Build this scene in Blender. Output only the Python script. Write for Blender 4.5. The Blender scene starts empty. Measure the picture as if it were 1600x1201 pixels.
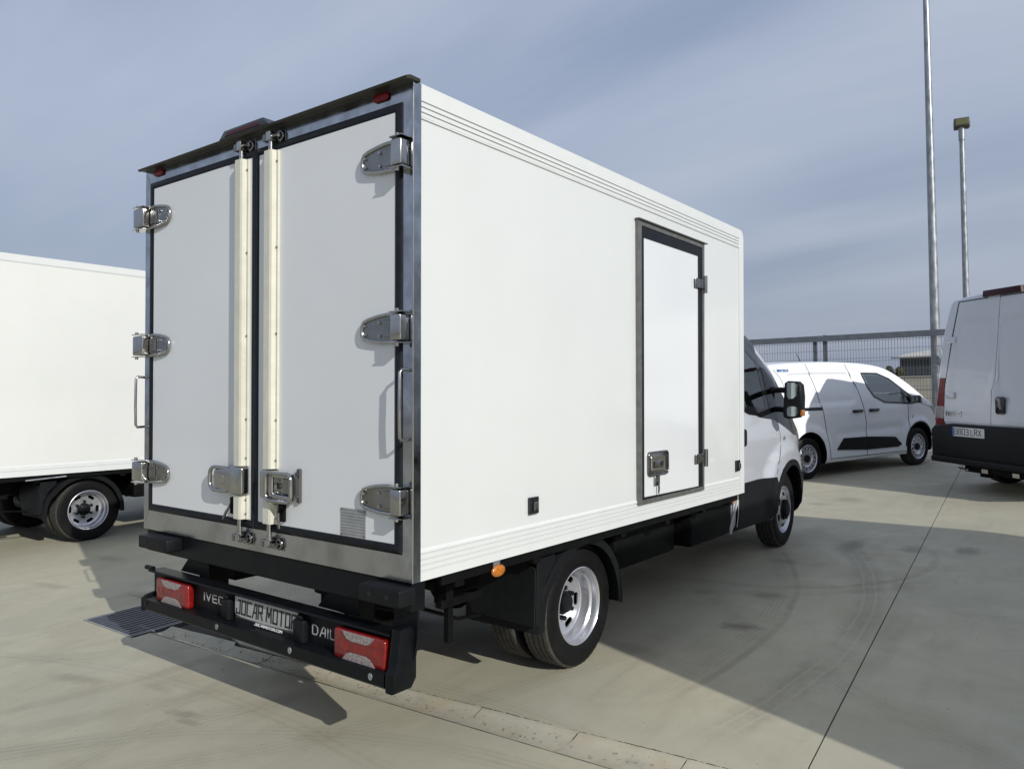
import bpy, bmesh, math, random
from mathutils import Vector, Matrix
from mathutils.geometry import tessellate_polygon
random.seed(7)
R = math.radians
scene = bpy.context.scene
col = scene.collection

# ------------------------------------------------------------------ camera
cam_d = bpy.data.cameras.new('camera')
cam = bpy.data.objects.new('camera', cam_d); col.objects.link(cam)
cam_d.sensor_width = 36.0; cam_d.lens = 36 * 1203 / 1600; cam_d.clip_start = .05; cam_d.clip_end = 1500
CR = Vector((.60635574, -.79461451, -.03033973)); CU = Vector((.02207993, -.02131492, .99952896)); CD = Vector((.7948869, .60674003, -.0046206))
mw = Matrix.Identity(4)
for i in range(3):
    mw[i][0] = CR[i]; mw[i][1] = CU[i]; mw[i][2] = -CD[i]
mw.translation = Vector((-2.23599616, -2.2858803, 1.65136362))
cam.matrix_world = mw
scene.camera = cam

# ------------------------------------------------------------------ sun and sky
SUN_TO = Vector((-.60, -1.82, 1.0)).normalized()       # towards the sun
elev = math.asin(SUN_TO.z)
sd = bpy.data.lights.new('sun', 'SUN'); sd.energy = 3.9; sd.angle = R(.53); sd.color = (1.0, .975, .925)
so = bpy.data.objects.new('sun', sd); col.objects.link(so)
so.rotation_euler = SUN_TO.to_track_quat('Z', 'Y').to_euler(); so.location = (-12, -36, 20)

world = bpy.data.worlds.new('World'); scene.world = world; world.use_nodes = True
wt = world.node_tree; wt.nodes.clear()
W = wt.nodes.new; WL = wt.links.new
sky = W('ShaderNodeTexSky'); sky.sky_type = 'NISHITA'; sky.sun_disc = False
sky.sun_elevation = elev; sky.sun_rotation = math.atan2(SUN_TO.x, SUN_TO.y); sky.air_density = 1.2; sky.dust_density = 2.5
geo = W('ShaderNodeTexCoord'); sep = W('ShaderNodeSeparateXYZ'); WL(geo.outputs['Generated'], sep.inputs[0])
zc = W('ShaderNodeMath'); zc.operation = 'MAXIMUM'; WL(sep.outputs[2], zc.inputs[0]); zc.inputs[1].default_value = 0.0
za = W('ShaderNodeMath'); za.operation = 'ADD'; WL(zc.outputs[0], za.inputs[0]); za.inputs[1].default_value = .22
dx = W('ShaderNodeMath'); dx.operation = 'DIVIDE'; WL(sep.outputs[0], dx.inputs[0]); WL(za.outputs[0], dx.inputs[1])
dy = W('ShaderNodeMath'); dy.operation = 'DIVIDE'; WL(sep.outputs[1], dy.inputs[0]); WL(za.outputs[0], dy.inputs[1])
cmb = W('ShaderNodeCombineXYZ'); WL(dx.outputs[0], cmb.inputs[0]); WL(dy.outputs[0], cmb.inputs[1])
mp = W('ShaderNodeMapping'); mp.inputs['Rotation'].default_value = (0, 0, R(-12)); mp.inputs['Scale'].default_value = (1.15, .33, 1)
WL(cmb.outputs[0], mp.inputs[0])
n1 = W('ShaderNodeTexNoise'); n1.inputs['Scale'].default_value = 1.5; n1.inputs['Detail'].default_value = 7; n1.inputs['Roughness'].default_value = .5; n1.inputs['Distortion'].default_value = .35
WL(mp.outputs[0], n1.inputs['Vector'])
n2 = W('ShaderNodeTexNoise'); n2.inputs['Scale'].default_value = .55; n2.inputs['Detail'].default_value = 3
WL(cmb.outputs[0], n2.inputs['Vector'])
cr = W('ShaderNodeValToRGB')
cr.color_ramp.elements[0].position = .38; cr.color_ramp.elements[0].color = (3.05, 3.75, 5.25, 1)
cr.color_ramp.elements[1].position = .62; cr.color_ramp.elements[1].color = (5.2, 5.75, 7.0, 1)
mxn = W('ShaderNodeMath'); mxn.operation = 'ADD'
h1 = W('ShaderNodeMath'); h1.operation = 'MULTIPLY'; h1.inputs[1].default_value = .58; WL(n1.outputs[0], h1.inputs[0])
h2 = W('ShaderNodeMath'); h2.operation = 'MULTIPLY'; h2.inputs[1].default_value = .42; WL(n2.outputs[0], h2.inputs[0])
WL(h1.outputs[0], mxn.inputs[0]); WL(h2.outputs[0], mxn.inputs[1])
WL(mxn.outputs[0], cr.inputs[0])
# thicker, greyer veil low down
hz = W('ShaderNodeMapRange'); hz.inputs[1].default_value = 0.0; hz.inputs[2].default_value = .34; hz.inputs[3].default_value = .7; hz.inputs[4].default_value = 0.0
WL(sep.outputs[2], hz.inputs[0])
hm = W('ShaderNodeMixRGB'); WL(hz.outputs[0], hm.inputs[0]); WL(cr.outputs[0], hm.inputs[1]); hm.inputs[2].default_value = (3.15, 3.6, 4.6, 1)
sm = W('ShaderNodeMixRGB'); sm.inputs[0].default_value = .86; WL(sky.outputs[0], sm.inputs[1]); WL(hm.outputs[0], sm.inputs[2])
bg = W('ShaderNodeBackground'); bg.inputs[1].default_value = .1; WL(sm.outputs[0], bg.inputs[0])
wo = W('ShaderNodeOutputWorld'); WL(bg.outputs[0], wo.inputs[0])

scene.view_settings.view_transform = 'Standard'; scene.view_settings.look = 'None'
scene.view_settings.exposure = 0.0; scene.view_settings.gamma = 1.0; scene.view_settings.use_curve_mapping = False
scene.render.engine = 'CYCLES'

# ------------------------------------------------------------------ materials
def pm(name, base, rough=.5, metal=0., nscale=0, namt=.1, bump=0., bscale=60, coat=0., spec=None, stretch=None, rvar=0., emit=None, dirt=0., dirtcol=(.12, .1, .07)):
    m = bpy.data.materials.new(name); m.use_nodes = True
    nt = m.node_tree; b = nt.nodes['Principled BSDF']
    b.inputs['Base Color'].default_value = (*base, 1); b.inputs['Roughness'].default_value = rough; b.inputs['Metallic'].default_value = metal
    if coat: b.inputs['Coat Weight'].default_value = coat; b.inputs['Coat Roughness'].default_value = .04
    if spec is not None: b.inputs['Specular IOR Level'].default_value = spec
    tc = nt.nodes.new('ShaderNodeTexCoord'); mpn = nt.nodes.new('ShaderNodeMapping'); nt.links.new(tc.outputs['Object'], mpn.inputs[0])
    if stretch: mpn.inputs['Scale'].default_value = stretch
    colsock = None
    if nscale:
        n = nt.nodes.new('ShaderNodeTexNoise'); n.inputs['Scale'].default_value = nscale; n.inputs['Detail'].default_value = 6
        nt.links.new(mpn.outputs[0], n.inputs['Vector'])
        r = nt.nodes.new('ShaderNodeValToRGB'); r.color_ramp.elements[0].position = .3; r.color_ramp.elements[1].position = .7
        r.color_ramp.elements[0].color = tuple(c * (1 - namt) for c in base) + (1,)
        r.color_ramp.elements[1].color = tuple(min(1, c * (1 + namt)) for c in base) + (1,)
        nt.links.new(n.outputs[0], r.inputs[0]); colsock = r.outputs[0]
        if rvar:
            mr = nt.nodes.new('ShaderNodeMapRange'); mr.inputs[1].default_value = .3; mr.inputs[2].default_value = .7
            mr.inputs[3].default_value = max(0, rough - rvar); mr.inputs[4].default_value = rough + rvar
            nt.links.new(n.outputs[0], mr.inputs[0]); nt.links.new(mr.outputs[0], b.inputs['Roughness'])
    if dirt:
        n = nt.nodes.new('ShaderNodeTexNoise'); n.inputs['Scale'].default_value = 5; n.inputs['Detail'].default_value = 8; n.inputs['Roughness'].default_value = .65
        nt.links.new(tc.outputs['Object'], n.inputs['Vector'])
        r = nt.nodes.new('ShaderNodeMapRange'); r.inputs[1].default_value = .5; r.inputs[2].default_value = .75; r.inputs[3].default_value = 0; r.inputs[4].default_value = dirt
        nt.links.new(n.outputs[0], r.inputs[0])
        mx = nt.nodes.new('ShaderNodeMixRGB'); nt.links.new(r.outputs[0], mx.inputs[0])
        if colsock: nt.links.new(colsock, mx.inputs[1])
        else: mx.inputs[1].default_value = (*base, 1)
        mx.inputs[2].default_value = (*dirtcol, 1); colsock = mx.outputs[0]
    if colsock: nt.links.new(colsock, b.inputs['Base Color'])
    if bump:
        n = nt.nodes.new('ShaderNodeTexNoise'); n.inputs['Scale'].default_value = bscale; n.inputs['Detail'].default_value = 5
        nt.links.new(mpn.outputs[0], n.inputs['Vector'])
        bp = nt.nodes.new('ShaderNodeBump'); bp.inputs['Strength'].default_value = bump; bp.inputs['Distance'].default_value = .01
        nt.links.new(n.outputs[0], bp.inputs['Height']); nt.links.new(bp.outputs[0], b.inputs['Normal'])
    return m

def glass(name, tint, alpha):
    m = bpy.data.materials.new(name); m.use_nodes = True; nt = m.node_tree; nt.nodes.clear()
    o = nt.nodes.new('ShaderNodeOutputMaterial'); tr = nt.nodes.new('ShaderNodeBsdfTransparent'); tr.inputs[0].default_value = (*tint, 1)
    gl = nt.nodes.new('ShaderNodeBsdfGlossy'); gl.inputs['Roughness'].default_value = .02; gl.inputs[0].default_value = (.9, .95, .95, 1)
    fr = nt.nodes.new('ShaderNodeFresnel'); fr.inputs[0].default_value = 1.6
    ad = nt.nodes.new('ShaderNodeMath'); ad.operation = 'ADD'; ad.inputs[1].default_value = alpha; ad.use_clamp = True
    nt.links.new(fr.outputs[0], ad.inputs[0])
    mx = nt.nodes.new('ShaderNodeMixShader'); nt.links.new(ad.outputs[0], mx.inputs[0]); nt.links.new(tr.outputs[0], mx.inputs[1]); nt.links.new(gl.outputs[0], mx.inputs[2])
    nt.links.new(mx.outputs[0], o.inputs[0]); return m

M = {}
M['grp'] = pm('box_gelcoat', (.595, .615, .605), .24, nscale=1.6, namt=.02, coat=.3, bump=.05, bscale=1.7, dirt=.05, dirtcol=(.5, .5, .42))
M['door_white'] = pm('door_gelcoat', (.63, .65, .66), .16, nscale=1.3, namt=.025, coat=.35, bump=.02, bscale=1.8)
M['rail_white'] = pm('rail_white', (.60, .62, .61), .35, nscale=8, namt=.02)
M['paint'] = pm('white_vehicle_paint', (.59, .61, .65), .28, coat=.45, nscale=2, namt=.02, dirt=.05, dirtcol=(.4, .38, .33))
M['paint_clean'] = pm('fresh_white_paint', (.77, .79, .82), .25, coat=.5, nscale=2, namt=.015)
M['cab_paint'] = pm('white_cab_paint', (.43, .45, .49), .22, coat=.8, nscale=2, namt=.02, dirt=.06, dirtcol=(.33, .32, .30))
M['paint_old'] = pm('white_panel_old', (.615, .625, .60), .4, coat=.1, nscale=.9, namt=.035, bump=.03, bscale=1.3, dirt=.10, dirtcol=(.5, .48, .38))
M['steel'] = pm('stainless_steel', (.42, .43, .44), .2, metal=1., nscale=5, namt=.28, bump=.06, bscale=9, rvar=.1, dirt=.35, dirtcol=(.16, .15, .12))
M['steel_side'] = pm('stainless_trim', (.40, .42, .45), .16, metal=1., nscale=11, namt=.25, bump=.1, bscale=7, rvar=.08, dirt=.25, dirtcol=(.1, .1, .09))
M['steel_dark'] = pm('worn_hinge_steel', (.25, .25, .24), .27, metal=1., nscale=14, namt=.14, bump=.05, bscale=80, rvar=.1)
M['polish'] = pm('polished_steel', (.40, .40, .39), .15, metal=1., nscale=9, namt=.12, bump=.02, bscale=14, rvar=.06)
M['alu'] = pm('anodised_aluminium', (.56, .55, .46), .5, metal=0., nscale=14, namt=.06, dirt=.3, dirtcol=(.38, .36, .28))
M['alu_frame'] = pm('grey_aluminium_frame', (.16, .16, .15), .42, metal=.5, nscale=20, namt=.2)
M['seal'] = pm('rubber_seal', (.007, .009, .0125), .5, spec=.22, nscale=20, namt=.3, bump=.08, bscale=60)
M['chassis'] = pm('black_chassis', (.003, .0033, .0036), .6, spec=.12, nscale=12, namt=.4, dirt=.3, dirtcol=(.009, .0085, .0075), bump=.1, bscale=40)
M['black'] = pm('black_painted_metal', (.004, .005, .0065), .42, spec=.16, nscale=16, namt=.3, dirt=.3, dirtcol=(.010, .011, .011), bump=.04, bscale=50)
M['plastic'] = pm('black_plastic', (.006, .007, .0085), .52, spec=.18, nscale=18, namt=.2, dirt=.35, dirtcol=(.013, .013, .012), bump=.1, bscale=160)
M['tyre'] = pm('tyre_rubber', (.006, .006, .0063), .6, spec=.16, nscale=12, namt=.3, bump=.06, bscale=120, dirt=.25, dirtcol=(.02, .019, .017))
M['tread'] = pm('tyre_tread_rubber', (.035, .033, .029), .8, nscale=30, namt=.3, bump=.2, bscale=150, dirt=.6, dirtcol=(.085, .08, .065))
M['rim'] = pm('silver_wheel_paint', (.55, .56, .60), .27, metal=.75, nscale=20, namt=.08, dirt=.25, dirtcol=(.25, .24, .22), bump=.02, bscale=20)
M['visor'] = pm('weathered_brown_trim', (.022, .020, .012), .5, nscale=9, namt=.5, stretch=(1, .2, 1), dirt=.4, dirtcol=(.05, .045, .025))
M['gloss_black'] = pm('gloss_black_trim', (.008, .009, .011), .12, coat=.4)
M['red'] = pm('red_lens', (.17, .006, .005), .16, coat=.35, nscale=25, namt=.35, bump=.08, bscale=160)
M['red_dark'] = pm('dark_red_lens', (.15, .007, .009), .35, spec=.25)
M['clear'] = pm('clear_lens', (.30, .26, .26), .18, coat=.6, nscale=90, namt=.4, bump=.25, bscale=220, metal=.35)
M['amber'] = pm('amber_lens', (.42, .13, .008), .2, coat=.7, nscale=140, namt=.35, bump=.3, bscale=220)
M['mirror_glass'] = pm('mirror_glass', (.55, .62, .60), .03, metal=1.)
M['glass'] = glass('window_glass', (.50, .60, .58), .17)
M['glass_dark'] = glass('dark_window_glass', (.10, .13, .14), .04)
M['interior'] = pm('cabin_trim', (.02, .021, .022), .7)
M['text_silver'] = pm('silver_lettering', (.42, .42, .42), .35, metal=.2)
M['text_black'] = pm('black_lettering', (.012, .012, .012), .5)
M['text_white'] = pm('white_lettering', (.75, .75, .75), .5)
M['text_blue'] = pm('blue_lettering', (.02, .12, .28), .5)
M['plate'] = pm('plate_silver', (.34, .345, .335), .4, nscale=30, namt=.08)
M['plate_white'] = pm('plate_white', (.62, .63, .62), .4)
M['plate_blue'] = pm('plate_blue', (.02, .09, .42), .4)
M['hose'] = pm('grey_drain_hose', (.5, .5, .48), .5)
M['galv'] = pm('galvanised_steel', (.30, .32, .34), .42, metal=.65, nscale=14, namt=.3, bump=.05, bscale=40, stretch=(1, 1, .3), rvar=.1)
M['fence_paint'] = pm('grey_fence_coating', (.105, .12, .14), .5, metal=.2, nscale=6, namt=.15)
M['wire'] = pm('grey_fence_wire', (.10, .115, .13), .5, metal=.3)
M['grate'] = pm('grate_steel', (.05, .06, .082), .55, metal=.2, nscale=20, namt=.2, bump=.04, bscale=60)
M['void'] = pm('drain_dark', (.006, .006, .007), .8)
M['wall'] = pm('cast_concrete_wall', (.33, .315, .27), .85, nscale=2.2, namt=.16, bump=.2, bscale=12, stretch=(.4, .4, 2.2))
M['shed_wall'] = pm('dark_shed_cladding', (.03, .036, .045), .6, nscale=3, namt=.2)
M['shed_roof'] = pm('pale_shed_roof', (.62, .62, .60), .5, nscale=3, namt=.1)
M['leaf'] = pm('shrub_leaf', (.085, .085, .03), .7, nscale=3, namt=.4)
M['stem'] = pm('shrub_stem', (.06, .045, .03), .8)

# label plate: flat print done in the material
def plate_print():
    m = pm('engraved_data_plate', (.34, .35, .35), .38, metal=.4, nscale=20, namt=.12)
    nt = m.node_tree; b = nt.nodes['Principled BSDF']
    src = b.inputs['Base Color'].links[0].from_socket
    tc = nt.nodes.new('ShaderNodeTexCoord'); mpn = nt.nodes.new('ShaderNodeMapping'); mpn.inputs['Scale'].default_value = (1, 60, 95)
    nt.links.new(tc.outputs['Object'], mpn.inputs[0])
    w = nt.nodes.new('ShaderNodeTexWave'); w.wave_type = 'BANDS'; w.bands_direction = 'Z'; w.inputs['Scale'].default_value = .25; w.inputs['Distortion'].default_value = 0
    nt.links.new(mpn.outputs[0], w.inputs['Vector'])
    n = nt.nodes.new('ShaderNodeTexNoise'); n.inputs['Scale'].default_value = 3; nt.links.new(mpn.outputs[0], n.inputs['Vector'])
    g1 = nt.nodes.new('ShaderNodeMath'); g1.operation = 'GREATER_THAN'; g1.inputs[1].default_value = .62; nt.links.new(w.outputs['Fac'], g1.inputs[0])
    g2 = nt.nodes.new('ShaderNodeMath'); g2.operation = 'GREATER_THAN'; g2.inputs[1].default_value = .42; nt.links.new(n.outputs[0], g2.inputs[0])
    mu = nt.nodes.new('ShaderNodeMath'); mu.operation = 'MULTIPLY'; nt.links.new(g1.outputs[0], mu.inputs[0]); nt.links.new(g2.outputs[0], mu.inputs[1])
    m2 = nt.nodes.new('ShaderNodeMath'); m2.operation = 'MULTIPLY'; m2.inputs[1].default_value = .4; nt.links.new(mu.outputs[0], m2.inputs[0])
    mx = nt.nodes.new('ShaderNodeMixRGB'); nt.links.new(m2.outputs[0], mx.inputs[0]); nt.links.new(src, mx.inputs[1]); mx.inputs[2].default_value = (.03, .03, .03, 1)
    nt.links.new(mx.outputs[0], b.inputs['Base Color']); return m
M['data'] = plate_print()

# concrete yard: mottled, trowelled, with tyre scrub marks in world position
def concrete(name, base, marks=True):
    m = bpy.data.materials.new(name); m.use_nodes = True; nt = m.node_tree; b = nt.nodes['Principled BSDF']
    N = nt.nodes.new; L = nt.links.new
    g = N('ShaderNodeNewGeometry'); pos = g.outputs['Position']
    def noise(scale, detail=6, rough=.55, stretch=None, rot=0, dist=0.):
        n = N('ShaderNodeTexNoise'); n.inputs['Scale'].default_value = scale; n.inputs['Detail'].default_value = detail; n.inputs['Roughness'].default_value = rough; n.inputs['Distortion'].default_value = dist
        mpn = N('ShaderNodeMapping'); mpn.inputs['Rotation'].default_value = (0, 0, rot)
        if stretch: mpn.inputs['Scale'].default_value = stretch
        L(pos, mpn.inputs[0]); L(mpn.outputs[0], n.inputs['Vector']); return n.outputs[0]
    def mr(s, a, b_, c, d):
        r = N('ShaderNodeMapRange'); L(s, r.inputs[0])
        for i, v in enumerate((a, b_, c, d)): r.inputs[1 + i].default_value = v
        return r.outputs[0]
    def ma(op, a, b_=None):
        r = N('ShaderNodeMath'); r.operation = op
        for i, v in enumerate((a, b_)):
            if v is None: continue
            if isinstance(v, (int, float)): r.inputs[i].default_value = v
            else: L(v, r.inputs[i])
        return r.outputs[0]
    def mix(f, c1, c2, bt='MIX'):
        r = N('ShaderNodeMixRGB'); r.blend_type = bt
        for i, v in enumerate((f, c1, c2)):
            if isinstance(v, tuple): r.inputs[i].default_value = v
            elif isinstance(v, (int, float)): r.inputs[i].default_value = v
            else: L(v, r.inputs[i])
        return r.outputs[0]
    big = noise(.55, 5); mid = noise(2.3, 7, .6, dist=.6); fine = noise(38, 8, .7); sweep = noise(2.6, 6, .6, (.35, 2.2, 1), R(28), .8)
    warm = noise(.8, 3)
    c = mix(mr(big, .3, .7, 0, 1), (base[0] * .88, base[1] * .885, base[2] * .88, 1), (base[0] * 1.1, base[1] * 1.09, base[2] * 1.06, 1))
    c = mix(mr(warm, .5, .72, 0, .5), c, (base[0] * 1.1, base[1] * .97, base[2] * .86, 1))
    pal = noise(1.6, 6, .62)
    c = mix(mr(pal, .52, .8, 0, .55), c, (base[0] * 1.02, base[1] * 1.1, base[2] * 1.18, 1))
    c = mix(mr(mid, .36, .72, 0, .34), c, (base[0] * .62, base[1] * .6, base[2] * .56, 1))
    c = mix(mr(sweep, .5, .74, 0, .32), c, (base[0] * .6, base[1] * .59, base[2] * .57, 1))
    c = mix(mr(fine, .3, .7, 0, .09), c, (base[0] * .5, base[1] * .5, base[2] * .5, 1))
    spk = noise(210, 3, .6); c = mix(mr(spk, .62, .72, 0, .4), c, (base[0] * .45, base[1] * .42, base[2] * .38, 1))
    if not marks:
        br = noise(3.2, 6, .65); c = mix(mr(br, .45, .68, 0, .55), c, (base[0] * .80, base[1] * .66, base[2] * .50, 1))
        gy = noise(5.5, 7, .7); c = mix(mr(gy, .55, .72, 0, .55), c, (base[0] * .5, base[1] * .52, base[2] * .58, 1))
    pore = noise(90, 4, .75); c = mix(mr(pore, .56, .70, 0, .34), c, (base[0] * .55, base[1] * .53, base[2] * .5, 1))
    if marks:
        sp = N('ShaderNodeSeparateXYZ'); L(pos, sp.inputs[0]); X, Y = sp.outputs[0], sp.outputs[1]
        streak = noise(1.3, 5, .6); rub = noise(14, 5, .65)
        def arc(cx, cy, rad, wid, x0, x1, y0, y1, amt, dark=True, tr=0):
            nonlocal c
            dx_ = ma('SUBTRACT', X, cx); dy_ = ma('SUBTRACT', Y, cy)
            d = ma('SQRT', ma('ADD', ma('MULTIPLY', dx_, dx_), ma('MULTIPLY', dy_, dy_)))
            d = ma('ADD', d, ma('MULTIPLY', ma('SUBTRACT', streak, .5), .06))
            q = ma('ABSOLUTE', ma('SUBTRACT', d, rad))
            f = mr(q, wid * .45, wid, 1, 0)
            if tr:   # tread lines
                lines = mr(ma('SINE', ma('MULTIPLY', d, tr)), -.2, .7, .35, 1); f = ma('MULTIPLY', f, lines)
            wx = ma('MULTIPLY', mr(X, x0, x0 + .5, 0, 1), mr(X, x1 - .5, x1, 1, 0)); wy = ma('MULTIPLY', mr(Y, y0, y0 + .3, 0, 1), mr(Y, y1 - .3, y1, 1, 0))
            f = ma('MULTIPLY', ma('MULTIPLY', f, wx), wy); f = ma('MULTIPLY', f, mr(rub, .3, .6, .45, 1)); f = ma('MULTIPLY', f, mr(streak, .32, .55, .35, 1))
            f = ma('MULTIPLY', f, amt)
            tc_ = (base[0] * .45, base[1] * .43, base[2] * .41, 1) if dark else (base[0] * 1.3, base[1] * 1.3, base[2] * 1.3, 1)
            c = mix(f, c, tc_)
        arc(2.35, 4.5, 5.10, .032, 1.2, 5.6, -1, 1, .5); arc(2.35, 4.5, 5.0, .10, 1.2, 5.6, -1, 1, .35, tr=210)
        arc(2.6, 5.37, 6.40, .14, .9, 5.8, -1.6, 1, .42); arc(2.6, 5.37, 6.36, .011, .9, 5.6, -1.6, 1, .22, False); arc(2.6, 5.37, 6.44, .011, .9, 5.6, -1.6, 1, .22, False)
        arc(2.7, 5.6, 6.83, .10, 1.5, 5.4, -1.6, 1, .22)
        arc(5.0, .25, 1.40, .045, 3.2, 5.9, -1.4, .5, .38); arc(5.0, .35, 1.62, .07, 3.0, 5.3, -1.6, .3, .3, tr=160)
        arc(6.5, -4.5, 5.6, .09, 1.0, 5.5, -2.6, 2, .22, tr=170)
        for (cx_, cy_, rad, w_, a_, t_) in [(1.6, 5.4, 4.1, .1, .32, 190), (1.9, 5.8, 4.9, .12, .28, 150), (.6, 6.0, 3.9, .07, .3, 0), (3.1, 6.2, 6.3, .11, .3, 170), (-2.5, -.6, 2.9, .09, .3, 160), (-3.4, .3, 4.2, .12, .22, 150), (-2.0, 5.8, 4.6, .1, .25, 180), (-5.5, 1.2, 5.6, .08, .25, 120)]:
            arc(cx_, cy_, rad, w_, -3, 2.8, -2.5, 6.5, a_, True, t_)
        def blot(cx, cy, rx, ry, amt, rot=0):
            nonlocal c
            dx_ = ma('SUBTRACT', X, cx); dy_ = ma('SUBTRACT', Y, cy); cs, sn = math.cos(rot), math.sin(rot)
            u = ma('DIVIDE', ma('ADD', ma('MULTIPLY', dx_, cs), ma('MULTIPLY', dy_, sn)), rx); v = ma('DIVIDE', ma('SUBTRACT', ma('MULTIPLY', dy_, cs), ma('MULTIPLY', dx_, sn)), ry)
            d = ma('SQRT', ma('ADD', ma('MULTIPLY', u, u), ma('MULTIPLY', v, v))); d = ma('ADD', d, ma('MULTIPLY', ma('SUBTRACT', rub, .5), 1.6))
            f = ma('MULTIPLY', mr(d, .3, 1.1, 1, 0), amt); c = mix(f, c, (base[0] * .42, base[1] * .4, base[2] * .38, 1))
        for bl in [(2.64, -.38, .09, .17, .8, .3), (3.43, -.29, .12, .16, .6, .4), (5.47, -.39, .35, .12, .65, 0), (5.55, -.89, .2, .12, .6, 0), (5.7, -1.31, .22, .13, .7, 0), (3.29, .15, .1, .12, .4, 0), (4.55, -.08, .12, .14, .55, 0),
                   (-.16, 1.47, .05, .14, .55, .2), (-.2, 1.36, .03, .12, .5, .2), (-.25, 2.47, .06, .25, .4, .3), (.9, 3.9, .12, .3, .5, .2), (-.05, 1.95, .05, .18, .3, 0), (1.9, .0, .12, .2, .35, 0), (8.2, .3, .25, .2, .4, 0), (7.7, .55, .1, .15, .4, 0), (1.4, 5.6, .1, .3, .35, 0), (.6, 5.0, .08, .35, .35, .2)]:
            blot(*bl)
    L(c, b.inputs['Base Color'])
    L(mr(mid, .3, .7, .5, .78), b.inputs['Roughness'])
    bp = N('ShaderNodeBump'); bp.inputs['Strength'].default_value = .22; bp.inputs['Distance'].default_value = .004
    L(ma('ADD', ma('MULTIPLY', fine, .5), mid), bp.inputs['Height']); L(bp.outputs[0], b.inputs['Normal'])
    return m
M['concrete'] = concrete('yard_concrete', (.412, .392, .303))
M['gutter'] = concrete('gutter_concrete', (.44, .42, .34), False)
M['soil'] = pm('dry_ground', (.24, .2, .14), .9, nscale=.3, namt=.3, bump=.3, bscale=2)

# ------------------------------------------------------------------ mesh helpers
class MB:
    def __init__(s): s.bm = bmesh.new()
    def box(s, x0, x1, y0, y1, z0, z1, bev=0., seg=2, mat=None):
        vs = [s.bm.verts.new((x, y, z)) for x in (min(x0, x1), max(x0, x1)) for y in (min(y0, y1), max(y0, y1)) for z in (min(z0, z1), max(z0, z1))]
        fs = [s.bm.faces.new([vs[i] for i in q]) for q in ((0, 1, 3, 2), (4, 6, 7, 5), (0, 4, 5, 1), (2, 3, 7, 6), (0, 2, 6, 4), (1, 5, 7, 3))]
        if mat is not None: bmesh.ops.transform(s.bm, matrix=mat, verts=vs)
        if bev:
            ed = list({e for f in fs for e in f.edges}); bmesh.ops.bevel(s.bm, geom=ed, offset=bev, segments=seg, profile=.5, affect='EDGES')
        return s
    def prism(s, poly, fn, w0, w1, bev=0., seg=2):
        a = [s.bm.verts.new(fn(u, v, w0)) for u, v in poly]; b = [s.bm.verts.new(fn(u, v, w1)) for u, v in poly]; n = len(poly)
        fs = [s.bm.faces.new(a), s.bm.faces.new(b[::-1])] + [s.bm.faces.new((a[i], b[i], b[(i + 1) % n], a[(i + 1) % n])) for i in range(n)]
        bmesh.ops.recalc_face_normals(s.bm, faces=fs)
        if bev:
            ed = [e for e in fs[0].edges] + [e for e in fs[1].edges]; bmesh.ops.bevel(s.bm, geom=ed, offset=bev, segments=seg, profile=.5, affect='EDGES')
        return s
    def tube(s, pts, r, seg=10, closed=False):
        pts = [Vector(p) for p in pts]; n = len(pts); rings = []; up = None
        for i, p in enumerate(pts):
            if closed: t = (pts[(i + 1) % n] - pts[i - 1]).normalized()
            else: t = (pts[min(i + 1, n - 1)] - pts[max(i - 1, 0)]).normalized()
            if up is None: up = t.orthogonal().normalized()
            up = (up - t * up.dot(t)).normalized(); sd_ = t.cross(up)
            rr = r[i] if isinstance(r, (list, tuple)) else r
            rings.append([s.bm.verts.new(p + (up * math.cos(a) + sd_ * math.sin(a)) * rr) for a in [2 * math.pi * k / seg for k in range(seg)]])
        for i in range(n if closed else n - 1):
            A, B = rings[i], rings[(i + 1) % n]
            for k in range(seg): s.bm.faces.new((A[k], A[(k + 1) % seg], B[(k + 1) % seg], B[k]))
        if not closed: s.bm.faces.new(rings[0][::-1]); s.bm.faces.new(rings[-1])
        return s
    def cyl(s, p0, p1, r, seg=16): return s.tube([p0, p1], r, seg)
    def lathe(s, prof, seg=48, org=(0, 0, 0), closed=False, rfun=None, matfun=None):
        rings = []
        for j, (y, r) in enumerate(prof):
            if r < 1e-6: rings.append([s.bm.verts.new((org[0], org[1] + y, org[2]))] * seg); continue
            rings.append([s.bm.verts.new((org[0] + (r + (rfun(j, k) if rfun else 0)) * math.cos(2 * math.pi * k / seg), org[1] + y, org[2] + (r + (rfun(j, k) if rfun else 0)) * math.sin(2 * math.pi * k / seg))) for k in range(seg)])
        m = len(prof)
        for j in range(m if closed else m - 1):
            A, B = rings[j], rings[(j + 1) % m]
            for k in range(seg):
                q = []
                for v in (A[k], A[(k + 1) % seg], B[(k + 1) % seg], B[k]):
                    if v not in q: q.append(v)
                if len(q) > 2:
                    f = s.bm.faces.new(q)
                    if matfun: f.material_index = matfun(j)
        return s
    def grid(s, rows):
        V = [[s.bm.verts.new(p) for p in r] for r in rows]
        for i in range(len(V) - 1):
            for j in range(len(V[0]) - 1): s.bm.faces.new((V[i][j], V[i + 1][j], V[i + 1][j + 1], V[i][j + 1]))
        return s
    def xf(s, m): bmesh.ops.transform(s.bm, matrix=m, verts=s.bm.verts[:]); return s
    def build(s, name, mats, parent=None, ang=35, norm=True):
        if norm: bmesh.ops.recalc_face_normals(s.bm, faces=s.bm.faces[:])
        me = bpy.data.meshes.new(name); s.bm.to_mesh(me); s.bm.free()
        for m in (mats if isinstance(mats, (list, tuple)) else [mats]): me.materials.append(m)
        me.polygons.foreach_set('use_smooth', [True] * len(me.polygons)); me.set_sharp_from_angle(angle=R(ang))
        o = bpy.data.objects.new(name, me); col.objects.link(o)
        if parent: o.parent = parent
        return o

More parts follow.
